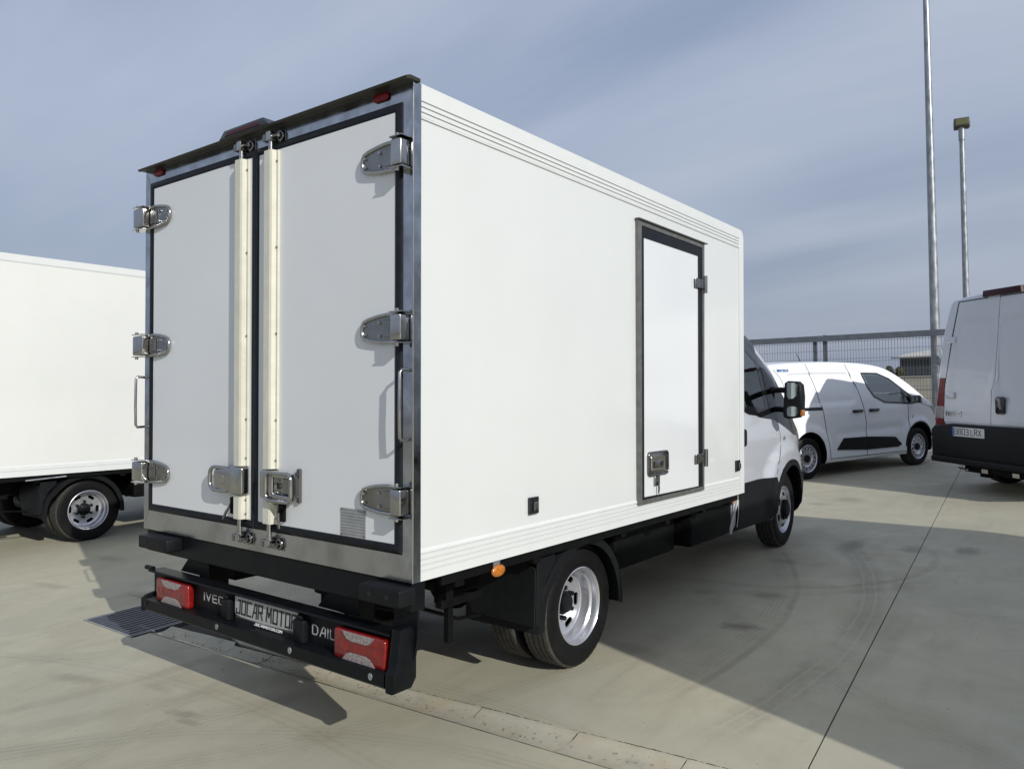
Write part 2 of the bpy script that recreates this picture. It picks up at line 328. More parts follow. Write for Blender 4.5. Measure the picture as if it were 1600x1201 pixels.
def rrect(u0, u1, v0, v1, r, n=5):
    out = []
    for cx, cy, a0 in ((u1 - r, v1 - r, 0), (u0 + r, v1 - r, 90), (u0 + r, v0 + r, 180), (u1 - r, v0 + r, 270)):
        for k in range(n + 1): a = R(a0 + 90 * k / n); out.append((cx + r * math.cos(a), cy + r * math.sin(a)))
    return out
def thing(name, label, cat, mat=None, loc=(0, 0, 0), rz=0, group=None):
    o = bpy.data.objects.new(name, None); col.objects.link(o); o.empty_display_size = .3
    if mat is not None: o.matrix_world = mat
    else: o.location = loc; o.rotation_euler = (0, 0, rz)
    o['label'] = label; o['category'] = cat
    if group: o['group'] = group
    return o
def clone(o, parent=None):
    c = o.copy(); col.objects.link(c); c.parent = parent
    for ch in list(o.children): clone(ch, c)
    return c
def boolcut(o, cutter, op='DIFFERENCE'):
    cutter.parent = o; md = o.modifiers.new('b', 'BOOLEAN'); md.object = cutter; md.operation = op; md.solver = 'EXACT'; md.material_mode = 'TRANSFER'
    bpy.context.view_layer.update(); dg = bpy.context.evaluated_depsgraph_get()
    me = bpy.data.meshes.new_from_object(o.evaluated_get(dg)); o.modifiers.clear(); old = o.data; o.data = me; bpy.data.meshes.remove(old); me.name = o.name
    bpy.data.objects.remove(cutter)
    me.polygons.foreach_set('use_smooth', [True] * len(me.polygons)); me.set_sharp_from_angle(angle=R(30))

FONT = {'J': [[(0, .3), (0, 0), (.75, 0), (.75, 1), (.35, 1)]], 'O': [[(0, 0), (.8, 0), (.8, 1), (0, 1), (0, 0)]], 'C': [[(.8, 1), (0, 1), (0, 0), (.8, 0)]],
        'A': [[(0, 0), (.45, 1), (.8, 1), (.8, 0)], [(.3, .38), (.8, .38)]], 'R': [[(0, 0), (0, 1), (.8, 1), (.8, .5), (.25, .5)], [(.45, .5), (.85, 0)]],
        'M': [[(0, 0), (.1, 1), (.5, .35), (.9, 1), (1, 0)]], 'T': [[(0, 1), (.9, 1)], [(.45, 1), (.45, 0)]], 'I': [[(.0, 0), (.0, 1)]], 'V': [[(0, 1), (.42, 0), (.84, 1)]],
        'E': [[(.75, 1), (0, 1), (0, 0), (.75, 0)], [(0, .5), (.65, .5)]], 'D': [[(0, 0), (0, 1), (.6, 1), (.8, .75), (.8, .25), (.6, 0), (0, 0)]], 'L': [[(0, 1), (0, 0), (.7, 0)]],
        'Y': [[(0, 1), (.4, .5), (.8, 1)], [(.4, .5), (.4, 0)]], '.': [[(0, 0), (.06, 0)]], 'Z': [[(0, 1), (.8, 1), (0, 0), (.8, 0)]], 'N': [[(0, 0), (0, 1), (.8, 0), (.8, 1)]], 'B': [[(0, 0), (0, 1), (.7, 1), (.7, .5), (0, .5)], [(.7, .5), (.8, .4), (.8, 0), (0, 0)]],
        '8': [[(0, 0), (.8, 0), (.8, 1), (0, 1), (0, 0)], [(0, .5), (.8, .5)]], '0': [[(0, 0), (.8, 0), (.8, 1), (0, 1), (0, 0)]], '3': [[(0, 1), (.8, 1), (.8, 0), (0, 0)], [(.2, .5), (.8, .5)]], 'X': [[(0, 0), (.8, 1)], [(0, 1), (.8, 0)]],
        'Λ': [[(0, 0), (.42, 1), (.84, 0)]]}
def lettering(name, txt, fn, width, height, thick, mat, parent, slant=0., depth=.0015):
    """strokes laid on a surface; fn(u,v,w) maps text plane to 3D, w is height off the surface"""
    adv = []
    for ch in txt: adv.append(.45 if ch == ' ' else max((p[0] for st in FONT[ch] for p in st), default=.2) + .40)
    sc = width / (sum(adv) - .40); mb = MB(); x = 0
    for ch, a in zip(txt, adv):
        if ch != ' ':
            for st in FONT[ch]:
                for p, q in zip(st[:-1], st[1:]):
                    P = Vector(((x + p[0]) * sc + slant * p[1] * height, p[1] * height)); Q = Vector(((x + q[0]) * sc + slant * q[1] * height, q[1] * height))
                    d = (Q - P); d = d.normalized() if d.length > 0 else Vector((1, 0)); nn = Vector((-d.y, d.x)) * thick / 2; e = d * thick / 2
                    mb.prism([tuple(v) for v in (P - e - nn, Q + e - nn, Q + e + nn, P - e + nn)], fn, 0, depth)
        x += a
    return mb.build(name, mat, parent, ang=20)

# ------------------------------------------------------------------ ground, slabs, gutter, grate
g = MB(); S = 420
g.grid([[(x, y, -.03) for y in (-S, S)] for x in (-S, S)])
ground = g.build('ground', M['soil']); ground['kind'] = 'structure'
yard = MB().grid([[(x, y, -.016) for y in (-30, 40)] for x in (-30, 17.4)]).build('concrete_yard', pm('joint_filler', (.03, .028, .024), .9)); yard['kind'] = 'structure'
def yj(x): return -1.285 + (x - 1.023) * (-.693 + 1.285) / (8.994 - 1.023)          # long saw cut
def gx(y, k): return (.568 - .0418 * (y + .6), .808 - .079 * (y + .62))[k]          # gutter edges
G0, G1 = 2.93, -9.0
def slab(pts):
    mb = MB(); mb.prism([(p[0], p[1]) for p in pts], lambda u, v, w: (u, v, w), -.014, 0.0); o = mb.build('slab', M['concrete'], yard); return o
e = .0035
# in front of the gutter
slab([(-30, -30), (gx(G1, 0), -30), (gx(G1, 0), G1), (gx(-.6, 0) - 0, -.6), (gx(G0, 0), G0), (.30, G0), (.30, 3.67), (.30, 5.05), (-30, 5.05)])
slab([(-30, 5.0501), (.84, 5.0501), (.84, 40), (-30, 40)])
slab([(.3001, 3.672), (.84, 3.672), (.84, 5.05), (.3001, 5.05)])
# beyond the gutter, left of the saw cut
slab([(gx(-.9, 1) + .004, yj(.83) + e), (17.4, yj(17.4) + e), (17.4, 5.05), (.8403, 5.05), (.8403, 4.2), (.846, 4.0), (.846, 3.64), (.847, G0), (gx(G0, 1) + .32, G0 - .0), (gx(2.2, 1) + .05, 2.2), (gx(1.5, 1) + .004, 1.5), (gx(.3, 1) + .004, .3)])
slab([(.8403, 5.0501), (17.4, 5.0501), (17.4, 40), (.8403, 40)])
# right of the saw cut
slab([(gx(G1, 1) + .004, G1), (17.4, G1), (17.4, yj(17.4) - e), (gx(-1.2, 1) + .004, yj(.85) - e)])
slab([(gx(G1, 0) + .001, -30), (17.4, -30), (17.4, G1 - e), (gx(G1, 0) + .001, G1 - e)])
gut = MB().grid([[(gx(y, 0) - .002, y, -.0135), (gx(y, 1) + .002, y, -.0135)] for y in (G0, 0, G1)]).build('gutter', M['gutter']); gut['kind'] = 'structure'
y = 2.35; joints = [G0]
while y > G1: joints.append(y); y -= .53 + .02 * math.sin(y * 9)
rng = random.Random(3)
for a, b_ in zip(joints[:-1], joints[1:]):
    rows = []; n = 10; dz_ = rng.uniform(-.002, .002); tl = rng.uniform(-.003, .003)
    for i in range(n + 1):
        yy = a - .002 + (b_ + .002 - a + .002) * i / n; x0, x1 = gx(yy, 0), gx(yy, 1) + (.05 if yy > 2.2 else 0)
        row = []
        for k in range(13):
            t = k / 12; h = -.013 * math.sin(math.pi * min(1, max(0, (t - .06) / .8))) ** .7 - .0005 if .06 < t < .86 else (.0015 if t < .06 else .003)
            row.append((x0 + .003 + (x1 - x0 - .004 + rng.uniform(-.003, .003) * (k == 12)) * t, yy, h + dz_ * math.sin(math.pi * t) + tl * (i / n - .5) + rng.uniform(-.0006, .0006)))
        rows.append(row)
    MB().grid(rows).build('gutter_segment', M['gutter'], gut, ang=60)
# crumbling joint along the far edge of the gutter
mb = MB(); y = 2.1
while y > -6:
    L_ = rng.uniform(.004, .022); x = gx(y, 1) + .005 + .003 * math.sin(y * 7) + rng.uniform(-.002, .002)
    if rng.random() < .9: mb.box(x - rng.uniform(.0006, .0026), x + rng.uniform(.0006, .0026), y - L_, y, -.002, .0012 + rng.uniform(0, .0012))
    y -= L_ * rng.uniform(.8, 1.15)
o = mb.build('joint_debris', M['void'], gut); o['kind'] = 'stuff'
# fine grit and crumbs blown into the gutter and over the slabs
mb = MB()
for k in range(900):
    if rng.random() < .45: yy = rng.uniform(-2.5, 2.8); xx = rng.uniform(gx(yy, 0), gx(yy, 1)); s_ = rng.uniform(.0012, .0035); zz = -.006
    else: xx = rng.uniform(-1.6, 5.5); yy = rng.uniform(-2.2, 4.5); s_ = rng.uniform(.001, .0028); zz = .001
    a_ = rng.uniform(0, 6.28); pts = [(xx + s_ * 1.6 * math.cos(a_ + t) * rng.uniform(.6, 1), yy + s_ * math.sin(a_ + t) * rng.uniform(.6, 1)) for t in (0, 1.3, 2.6, 3.9, 5.1)]
    mb.prism(pts, lambda u, v, w: (u, v, w), zz - .002, zz + s_ * .8)
o = mb.build('grit', M['soil'], yard); o['kind'] = 'stuff'
# drain grate
gr = thing('drain_grate', 'steel drain grate of narrow parallel bars set in the concrete behind the truck', 'drain grate', loc=(.55, 3.3, 0))
MB().box(-.245, .29, -.37, .37, -.0125, -.0115).build('pit_shade_sheet', M['void'], gr)  # flat black sheet stands in for the shade down the drain
fr = MB()
fr.box(-.245, .29, .345, .368, -.011, .003); fr.box(-.245, .20, -.335, -.325, -.011, .002); fr.box(-.248, -.235, -.325, .345, -.011, .003); fr.box(.275, .29, -.34, .345, -.011, .003)
fr.build('grate_frame', M['galv'], gr)
for i in range(12):
    yy = -.305 + i * .0555
    MB().box(-.232 + .0, .272 - .03 * (i < 2), yy - .0185, yy + .0185, -.0105, .004, bev=.0025, seg=1).build('grate_bar', M['grate'], gr)

# ------------------------------------------------------------------ wheels
def tyre_mesh(name, rad, rimr, wid, seg=150, parent=None, block=.0028):
    sh = wid * .11
    prof = [(wid * .12, rimr - .004), (wid * .05, rimr + .012), (.006, rimr + (rad - rimr) * .3), (0, rimr + (rad - rimr) * .5), (.003, rimr + (rad - rimr) * .62), (.0015, rimr + (rad - rimr) * .66), (.007, rimr + (rad - rimr) * .8),
            (wid * .07, rad - .012), (sh, rad - .002)]
    tr0, tr1 = sh, wid - sh; ng = 4
    prof.append((tr0 + .012, rad))
    for k in range(ng):
        c = tr0 + (tr1 - tr0) * (k + .75) / (ng + .5); prof += [(c - .004, rad), (c - .003, rad - .009), (c + .003, rad - .009), (c + .004, rad)]
    prof.append((tr1 - .012, rad))
    ns = len(prof)
    prof += [(wid - sh, rad - .002), (wid * .93, rad - .012), (wid - .007, rimr + (rad - rimr) * .8), (wid, rimr + (rad - rimr) * .5), (wid - .006, rimr + (rad - rimr) * .3), (wid * .95, rimr + .012), (wid * .88, rimr - .004)]
    sho = {7, 8, ns, ns + 1}
    mb = MB(); mb.lathe(prof, seg, closed=True, rfun=lambda j, k: (-block if (j in sho and k % 3 == 0) else (-.003 if (9 <= j < ns and k % 5 == 0 and j % 2) else 0)), matfun=lambda j: 1 if 7 <= j <= ns else 0)
    return mb.build(name, [M['tyre'], M['tread']], parent, ang=40)
def rim_mesh(name, prof, holes, hole_fn, parent, thick=.008, seg=72):
    mb = MB(); back = [(y + thick, r) for y, r in prof[::-1]]
    mb.lathe(prof + back, seg, closed=True)
    o = mb.build(name, M['rim'], parent, ang=40)
    if holes:
        c = MB()
        for k in range(holes):
            a = 2 * math.pi * (k + .5) / holes; c.prism(hole_fn, lambda u, v, w, a=a: (u * math.cos(a) - v * math.sin(a), w, u * math.sin(a) + v * math.cos(a)), -.1, .25)
        c = c.build('cut', M['rim']); boolcut(o, c)
    return o
def wheel_rear():
    w = MB().lathe([(.088, 0), (.088, .038), (.094, .052), (.115, .056), (.118, .068), (.15, .07)], 32)
    for k in range(6):
        a = 2 * math.pi * k / 6; p = (.088 * math.cos(a), .088 * math.sin(a)); w.cyl((p[0], .108, p[1]), (p[0], .145, p[1]), .0135, 6)
    hub = w.build('wheel', M['plastic'])
    tyre_mesh('tyre', .348, .214, .195, parent=hub)
    rim_mesh('rim', [(.020, .2235), (.012, .222), (.010, .217), (.018, .209), (.03, .2045), (.055, .2035), (.066, .192), (.10, .188), (.120, .186), (.126, .178), (.130, .166), (.136, .140), (.142, .115), (.144, .06)], 6, rrect(.130, .163, -.038, .038, .016), hub)
    MB().lathe([(.025, .2225), (.08, .21), (.19, .21), (.19, .13), (.15, .13)], 48).build('rim_barrel', M['chassis'], hub)
    return hub
def wheel_front():
    w = MB().lathe([(-.038, 0), (-.036, .045), (-.028, .068), (-.018, .074), (.0, .078), (.012, .105), (.03, .108)], 40)
    for k in range(6):
        a = 2 * math.pi * k / 6; p = (.09 * math.cos(a), .09 * math.sin(a)); w.cyl((p[0], -.012, p[1]), (p[0], .02, p[1]), .014, 6)
    hub = w.build('wheel', M['plastic'])
    tyre_mesh('tyre', .348, .214, .195, parent=hub)
    rim_mesh('rim', [(.020, .2235), (.012, .222), (.010, .217), (.018, .209), (.03, .2045), (.045, .195), (.05, .186), (.045, .18), (.022, .165), (.010, .135), (.010, .10), (.016, .06)], 6, rrect(.13, .162, -.036, .036, .0145), hub)
    MB().lathe([(.025, .2225), (.09, .2), (.19, .2), (.19, .05)], 48).build('rim_barrel', M['chassis'], hub)
    return hub
def wheel_small():
    hub = MB().lathe([(.005, 0), (.006, .04), (.012, .056), (.03, .06)], 32).build('wheel', M['plastic'])
    tyre_mesh('tyre', .318, .205, .20, seg=90, parent=hub)
    rim_mesh('rim', [(.022, .2145), (.012, .213), (.010, .208), (.02, .198), (.05, .192), (.055, .185), (.04, .176), (.022, .165), (.016, .14), (.022, .118), (.034, .10), (.036, .05)], 14, rrect(.134, .166, -.016, .016, .0155), hub, seg=56)
    MB().lathe([(.03, .21), (.09, .195), (.19, .195), (.19, .05)], 40).build('rim_barrel', M['chassis'], hub)
    return hub
WR, WF, WS = wheel_rear(), wheel_front(), wheel_small()
used = set()
def place_wheel(src, parent, x, y, z, left=False, steer=0, spin=0):
    if src.name in used: w = clone(src, parent)
    else: used.add(src.name); w = src; w.parent = parent
    w.location = (x, y, z); w.rotation_euler = (0, 0, (math.pi if left else 0) + steer)
    if spin: w.rotation_euler = (0, spin, (math.pi if left else 0) + steer)
    return w

# ------------------------------------------------------------------ smooth vehicle bodies
def interp(tab, x):
    if x <= tab[0][0]: return tab[0][1]
    for (a, b_), (c, d) in zip(tab[:-1], tab[1:]):
        if x <= c:
            t = (x - a) / (c - a) if c > a else 0; return b_ + (d - b_) * t
    return tab[-1][1]
def smooth_tab(tab, k=2, lo=.03):
    # corner-cutting so silhouettes have no kinks
    for _ in range(k):
        out = [tab[0]]
        for (a, b_), (c, d) in zip(tab[:-1], tab[1:]):
            out += [(a * .75 + c * .25, b_ * .75 + d * .25), (a * .25 + c * .75, b_ * .25 + d * .75)]
        out.append(tab[-1]); tab = out
    return tab
class Body:
    """closed shell; x forward, y left, z up. tables: zt roof centre height, w half width, tumb(z), r roof-corner radius"""
    def __init__(s, x0, x1, zt, w, tumb, zb, r, crown=.03, press=None, lean=None, rear_r=.1, nose_r=.12, ns=34):
        s.x0, s.x1, s.zt, s.w, s.tumb, s.zb, s.r, s.crown, s.press, s.lean, s.rr, s.nr, s.ns = x0, x1, smooth_tab(zt), smooth_tab(w), tumb, zb, r, crown, press, lean, rear_r, nose_r, ns
    def shrink(s, x):
        d = 0
        if x < s.x0 + s.rr: t = 1 - (x - s.x0) / s.rr; d += s.rr * (1 - math.sqrt(max(0, 1 - t * t)))
        if x > s.x1 - s.nr: t = 1 - (s.x1 - x) / s.nr; d += s.nr * (1 - math.sqrt(max(0, 1 - t * t)))
        return d
    def side(s, x, z):
        zt = interp(s.zt, x) - s.shrink(x) * .6; r = interp(s.r, x); z1 = zt - r
        def Y(z_):
            zb = interp(s.zb, x); q = max(0, .08 - (z_ - zb)); 
            return interp(s.w, x) - s.tumb(x, z_) - s.shrink(x) - (s.press(x, z_) if s.press else 0) - q * q * 4
        if z <= z1: return Y(z)
        t = min(1, (z - z1) / r); return Y(z1) - r + r * math.sqrt(max(0, 1 - t * t))
    def ring(s, x):
        zt = interp(s.zt, x) - s.shrink(x) * .6; r = interp(s.r, x); zb = interp(s.zb, x); z1 = zt - r; pts = []
        for i in range(s.ns + 1): z = zb + (z1 - zb) * i / s.ns; pts.append((s.side(x, z), z))
        y1 = s.side(x, z1)
        for i in range(1, 8): a = math.pi / 2 * i / 7; pts.append((y1 - r + r * math.cos(a), z1 + r * math.sin(a)))
        yr = y1 - r
        for i in range(1, 6): y = yr * (1 - i / 6); pts.append((y, zt + s.crown * (1 - (y / yr) ** 2)))
        pts.append((0, zt + s.crown))
        half = pts; full = [(-y, z) for y, z in half] + [(y, z) for y, z in half[-2::-1]]
        return [(x + (s.lean(x, z) if s.lean else 0), y, z) for y, z in full]
    def build(s, name, mat, parent, step=.04):
        mb = MB(); xs = []; x = s.x0
        k = 6
        for i in range(k): xs.append(s.x0 + s.rr * (1 - math.cos(math.pi / 2 * i / k)))
        n = max(2, int((s.x1 - s.x0 - s.rr - s.nr) / step))
        for i in range(n + 1): xs.append(s.x0 + s.rr + (s.x1 - s.x0 - s.rr - s.nr) * i / n)
        for i in range(1, k + 1): xs.append(s.x1 - s.nr * (1 - math.sin(math.pi / 2 * i / k)))
        xs[0] += .0; rings = []
        for x in xs: rings.append([mb.bm.verts.new(p) for p in s.ring(x)])
        m = len(rings[0])
        for A, B in zip(rings[:-1], rings[1:]):
            for j in range(m): mb.bm.faces.new((A[j], A[(j + 1) % m], B[(j + 1) % m], B[j]))
        mb.bm.faces.new(rings[0]); mb.bm.faces.new(rings[-1][::-1])
        return mb.build(name, mat, parent, ang=30)
    def patch(s, name, up, lo, off, mat, parent, sgn=-1, thick=.004, nx=24, nz=6):
        """panel lying on the side; up/lo are polylines (x,z); proud by off"""
        x0 = max(up[0][0], lo[0][0]); x1 = min(up[-1][0], lo[-1][0]); xs = sorted(set([x0 + (x1 - x0) * i / nx for i in range(nx + 1)] + [p[0] for p in up + lo if x0 < p[0] < x1]))
        rows = []
        for x in xs:
            zu, zl = interp(up, x), interp(lo, x)
            zs = [zl + (zu - zl) * j / nz for j in range(nz + 1)]
            out = [(x, sgn * (s.side(x, z) + off), z) for z in zs]
            rows.append([(x, sgn * (s.side(x, zs[0]) + off - thick), zs[0])] + out + [(x, sgn * (s.side(x, zs[-1]) + off - thick), zs[-1])])
        a = [(p[0], p[1] - sgn * thick, p[2]) for p in rows[0]]; b_ = [(p[0], p[1] - sgn * thick, p[2]) for p in rows[-1]]
        return MB().grid([a] + rows + [b_]).build(name, mat, parent, ang=30)
    def strip(s, name, line, width, off, mat, parent, sgn=-1, thick=.004, sub=10, closed=False):
        pts = []
        L_ = line + ([line[0]] if closed else [])
        for (a, b_), (c, d) in zip(L_[:-1], L_[1:]):
            for i in range(sub): pts.append((a + (c - a) * i / sub, b_ + (d - b_) * i / sub))
        if not closed: pts.append(L_[-1])
        mb = MB(); n = len(pts); rows = []
        for i, p in enumerate(pts):
            q0 = pts[(i - 1) % n] if closed or i > 0 else p; q1 = pts[(i + 1) % n] if closed or i < n - 1 else p
            d = Vector((q1[0] - q0[0], q1[1] - q0[1])).normalized(); nn = Vector((-d.y, d.x)) * width / 2
            A = (p[0] + nn.x, p[1] + nn.y); B = (p[0] - nn.x, p[1] - nn.y)
            P = lambda q, o_: (q[0], sgn * (s.side(q[0], q[1]) + o_), q[1])
            rows.append([P(A, off - thick), P(A, off), P(B, off), P(B, off - thick)])
        if closed: rows.append(rows[0])
        return mb.grid(rows).build(name, mat, parent, ang=60)
def arch(cx, cz, r, a0, a1, n=16): return [(cx + r * math.cos(R(a0 + (a1 - a0) * i / n)), cz + r * math.sin(R(a0 + (a1 - a0) * i / n))) for i in range(n + 1)]
def ycyl(r, x, z, y0, y1, mat, seg=40): return MB().cyl((x, y0, z), (x, y1, z), r, seg).build('cut', mat)
def join_cutters(parts):
    bm = bmesh.new(); mats = []
    for p in parts:
        me = p.data; mats = [m for m in me.materials]; me.transform(p.matrix_world); bm.from_mesh(me); bpy.data.objects.remove(p)
    me = bpy.data.meshes.new('cut'); bm.to_mesh(me); bm.free(); me.materials.append(mats[0]); o = bpy.data.objects.new('cut', me); col.objects.link(o); return o

# ------------------------------------------------------------------ box truck
RAKE = Matrix(((9.99456013e-01, 2.14297831e-04, 3.29792626e-02), (2.14297831e-04, 9.99915580e-01, -1.29918307e-02), (-3.29792626e-02, 1.29918307e-02, 9.99371593e-01)))
def rake_matrix(contact):     # chassis sits nose-down; the contact point is given in world, pivot at the rear tyre contact
    piv = Vector((1.39, .12, 0)); m = RAKE.to_4x4(); m.translation = Vector(contact) - RAKE @ piv; return m
RE = lambda x0=0.: (lambda u, v, w: (x0 - w, u, v))
SI = lambda y0=0.: (lambda u, v, w: (u, y0 - w, v))

def hinge(parent, zc, left=False):
    # right-hand hinge built at y measured from the body side, mirrored for the left
    def Y(y): return 2.2 - y if left else y
    def fn(u, v, w): return (-w, Y(u), zc + v)
    leaf = [(.085, .062), (.14, .060), (.20, .054), (.255, .044), (.283, .034), (.295, .016), (.297, -.006), (.292, -.028), (.28, -.040), (.24, -.048), (.18, -.056), (.085, -.062)]
    mb = MB(); mb.prism(leaf, fn, .004, .014, .002, 1); h = mb.build('hinge', M['steel_dark'], parent)
    rimv = [Vector((-.016, Y(u), zc + v)) for u, v in leaf[1:-1]]; rm = MB().tube([Vector((-.016, Y(.07), zc + .058))] + rimv + [Vector((-.016, Y(.07), zc - .058))], .0085, 8); rm.build('hinge_rim', M['polish'], h, ang=60)
    MB().prism([(.085, .04), (.155, .038), (.155, -.036), (.085, -.04)], fn, .014, .0185, .002, 1).build('hinge_plate', M['steel_dark'], h)
    b = MB(); b.box(-.060, -.002, Y(-.034 if left else .016), Y(.078), zc - .056, zc + .056, .009, 3)
    b.build('hinge_barrel', M['polish'], h)
    for s in (1, -1):
        k = MB(); k.prism([(-.036 if left else .008, s * .062), (.082, s * .062), (.082, s * .067), (-.036 if left else .008, s * .067)], fn, .0, .062, .0015, 1)
        k.cyl((-.044, Y(.05 if not left else -.012), zc + s * .066), (-.044, Y(.05 if not left else -.012), zc + s * .079), .0095, 10)
        k.build('hinge_pin', M['polish'], h)
    for u, v in ((.275, .018), (.272, -.02), (.185, .028), (.182, -.03)):
        MB().cyl((-.014, Y(u), zc + v), (-.022, Y(u), zc + v), .007, 10).build('bolt', M['polish'], h)
    return h

def side_ribs(z0, z1, y0, sgn, x0, x1, grooves, up):
    """extruded edge rail; the profile has recessed grooves. y0 is the outer plane, sgn -1 for the right side"""
    prof = [(0, z0)]
    for gz in grooves: prof += [(0, gz - .0036), (.009, gz - .0030), (.009, gz + .0030), (0, gz + .0036)]
    prof += [(0, z1)]
    back = [(.02, z1), (.02, z0)]
    if up == 'taper_top': prof[-1] = (0, z1 - .012); back = [(.005, z1), (.02, z1), (.02, z0)]
    if up == 'taper_bot': prof[0] = (0, z0 + .012); back = [(.02, z1), (.02, z0), (.005, z0)]
    return prof + back, lambda u, v, w: (w, y0 - sgn * u, v), x0, x1

def build_cab(parent, yc=1.1):
    tumb = lambda x, z: (max(0, z - 1.18) * .20 + max(0, z - 1.75) * .12) + max(0, .75 - z) * .02
    def press(x, z):
        # swelling wing above the wheel arch and a crease along the door
        d = math.hypot((x - 5.15) / .62, (z - .72) / .36); b1 = -.035 * max(0, min(1, (1.15 - d) / .25))
        b2 = .012 * max(0, 1 - abs(z - .90 - (x - 4.2) * .03) / .03) if x < 4.9 else 0
        return b1 + b2
    B = Body(3.86, 5.98, [(3.8, 2.25), (4.1, 2.29), (4.42, 2.27), (4.66, 2.15), (4.9, 1.96), (5.12, 1.755), (5.34, 1.50), (5.5, 1.335), (5.66, 1.24), (5.8, 1.12), (5.9, .98), (5.96, .86), (6.0, .75)],
             [(3.8, .985), (4.6, 1.0), (5.2, 1.0), (5.6, .955), (5.8, .895), (6.0, .79)], tumb, [(3.8, .44), (6.0, .42)], [(3.8, .17), (4.5, .15), (4.8, .09), (5.3, .08), (5.5, .10), (6.0, .12)], crown=.03, press=press, rear_r=.05, nose_r=.10)
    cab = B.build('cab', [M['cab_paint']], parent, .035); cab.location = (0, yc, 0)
    cut = join_cutters([ycyl(.425, 5.15, .475, -1.3, -.66, M['chassis']), ycyl(.425, 5.15, .475, .66, 1.3, M['chassis'])])
    boolcut(cab, cut)
    win = [(3.98, 1.44), (4.20, 1.40), (4.80, 1.345), (4.99, 1.345), (4.985, 1.62), (4.80, 1.83), (4.60, 1.985), (4.42, 2.03), (3.98, 2.03)]
    win_cut = [(3.99, 1.5), (4.25, 1.43), (4.70, 1.40), (4.70, 1.88), (4.52, 1.99), (3.99, 1.99)]
    c1 = MB().prism(win_cut, lambda u, v, w: (u, w, v), -1.3, 1.3).build('cut', M['interior'])
    boolcut(cab, c1)
    c2 = MB().prism([(4.78, 2.4), (4.62, 2.04), (4.5, 1.5), (5.0, 1.42), (5.30, 1.44), (5.5, 1.62)], lambda u, v, w: (u, w, v), -.70, .70).build('cut', M['interior'])
    boolcut(cab, c2)
    for sg in (-1, 1):
        # black graphic under the whole side glazing, down to the headlamp wedge
        zr = lambda x: interp(B.zt, x) - .004
        top = [(x, zr(x)) for x in (4.80, 4.9, 5.0, 5.1, 5.2, 5.3, 5.38)] + [(5.46, 1.30), (5.56, 1.235), (5.62, 1.20)]
        lo = [(3.90, 1.60), (4.06, 1.52), (4.24, 1.42), (4.48, 1.365), (4.85, 1.335), (5.09, 1.265), (5.37, 1.175), (5.62, 1.16)]
        f = B.strip('window_seal', [(3.99, 1.5), (4.25, 1.43), (4.70, 1.40), (4.70, 1.88), (4.52, 1.99), (3.99, 1.99)], .075, .004, M['gloss_black'], cab, sg, closed=True)
        B.patch('belt_trim', [(3.90, 1.62), (4.06, 1.54), (4.24, 1.455), (4.5, 1.425), (4.74, 1.425), (4.741, zr(4.741))] + top, lo, .0055, M['gloss_black'], cab, sg, nx=40)
        B.patch('window_header', [(3.90, 2.065), (4.50, 2.07), (4.58, 2.10), (4.64, zr(4.64)), (4.76, zr(4.76))], [(3.90, 1.985), (4.42, 1.985), (4.52, 1.965), (4.70, 1.86), (4.76, 1.80)], .0052, M['gloss_black'], cab, sg)
        B.patch('door_glass', [(3.99, 1.985), (4.5, 1.985), (4.66, 1.89), (4.70, 1.86)], [(3.99, 1.52), (4.25, 1.44), (4.70, 1.40)], .002, M['glass'], cab, sg)
        B.patch('quarter_glass', [(4.76, 1.82), (4.93, 1.66), (4.95, 1.62)], [(4.76, 1.42), (4.95, 1.42)], .008, M['glass_dark'], cab, sg)
        B.patch('sill_cladding', [(3.88, .822), (4.34, .832), (4.70, .822), (4.74, .76)], [(3.88, .44), (4.68, .44), (4.735, .55), (4.74, .6)], .012, M['plastic'], cab, sg, thick=.02)
        a_ = [(x, z) for x, z in arch(5.15, .475, .452, 2, 178)]
        B.strip('wheel_arch_trim', a_, .055, .014, M['plastic'], cab, sg, thick=.03, sub=2)
        B.patch('front_bumper_corner', [(5.56, .80), (5.72, .82), (5.93, .82)], [(5.56, .36), (5.93, .36)], .014, M['plastic'], cab, sg, thick=.03)
        B.patch('headlight', [(5.50, 1.20), (5.62, 1.19), (5.80, 1.02), (5.86, .93)], [(5.50, 1.17), (5.62, 1.12), (5.80, .94), (5.86, .86)], .006, M['clear'], cab, sg)
        B.strip('door_seam', [(3.95, 2.03), (3.95, .84)], .006, .0012, M['seal'], cab, sg, sub=20)
        B.strip('door_seam', [(4.93, 1.33), (4.92, 1.1), (4.80, .98), (4.72, .84)], .006, .0012, M['seal'], cab, sg, sub=20)
        hd = MB().prism(rrect(3.985, 4.085, 1.13, 1.275, .03), lambda u, v, w: (u, sg * (B.side(4.03, 1.2) + w), v), -.004, .012, .005, 2); hd.build('door_handle', M['plastic'], cab)
        # side marker on the wing
        MB().prism(rrect(5.0, 5.05, 1.14, 1.18, .01), lambda u, v, w: (u, sg * (B.side(5.02, 1.15) + w), v), -.002, .008, .003, 1).build('wing_marker', M['clear'], cab)
        # mirror with two arms
        y0 = sg * 1.04; yo = lambda d: sg * d
        mi = MB(); mi.prism([(1.085, 1.39), (1.09, 1.36), (1.13, 1.345), (1.22, 1.36), (1.252, 1.40), (1.255, 1.55), (1.245, 1.655), (1.215, 1.685), (1.13, 1.69), (1.10, 1.67)], lambda u, v, w: (4.72 + w + (u - 1.1) * .12, sg * u, v), 0, .11, .022, 3)
        mi = mi.build('mirror', M['plastic'], cab)
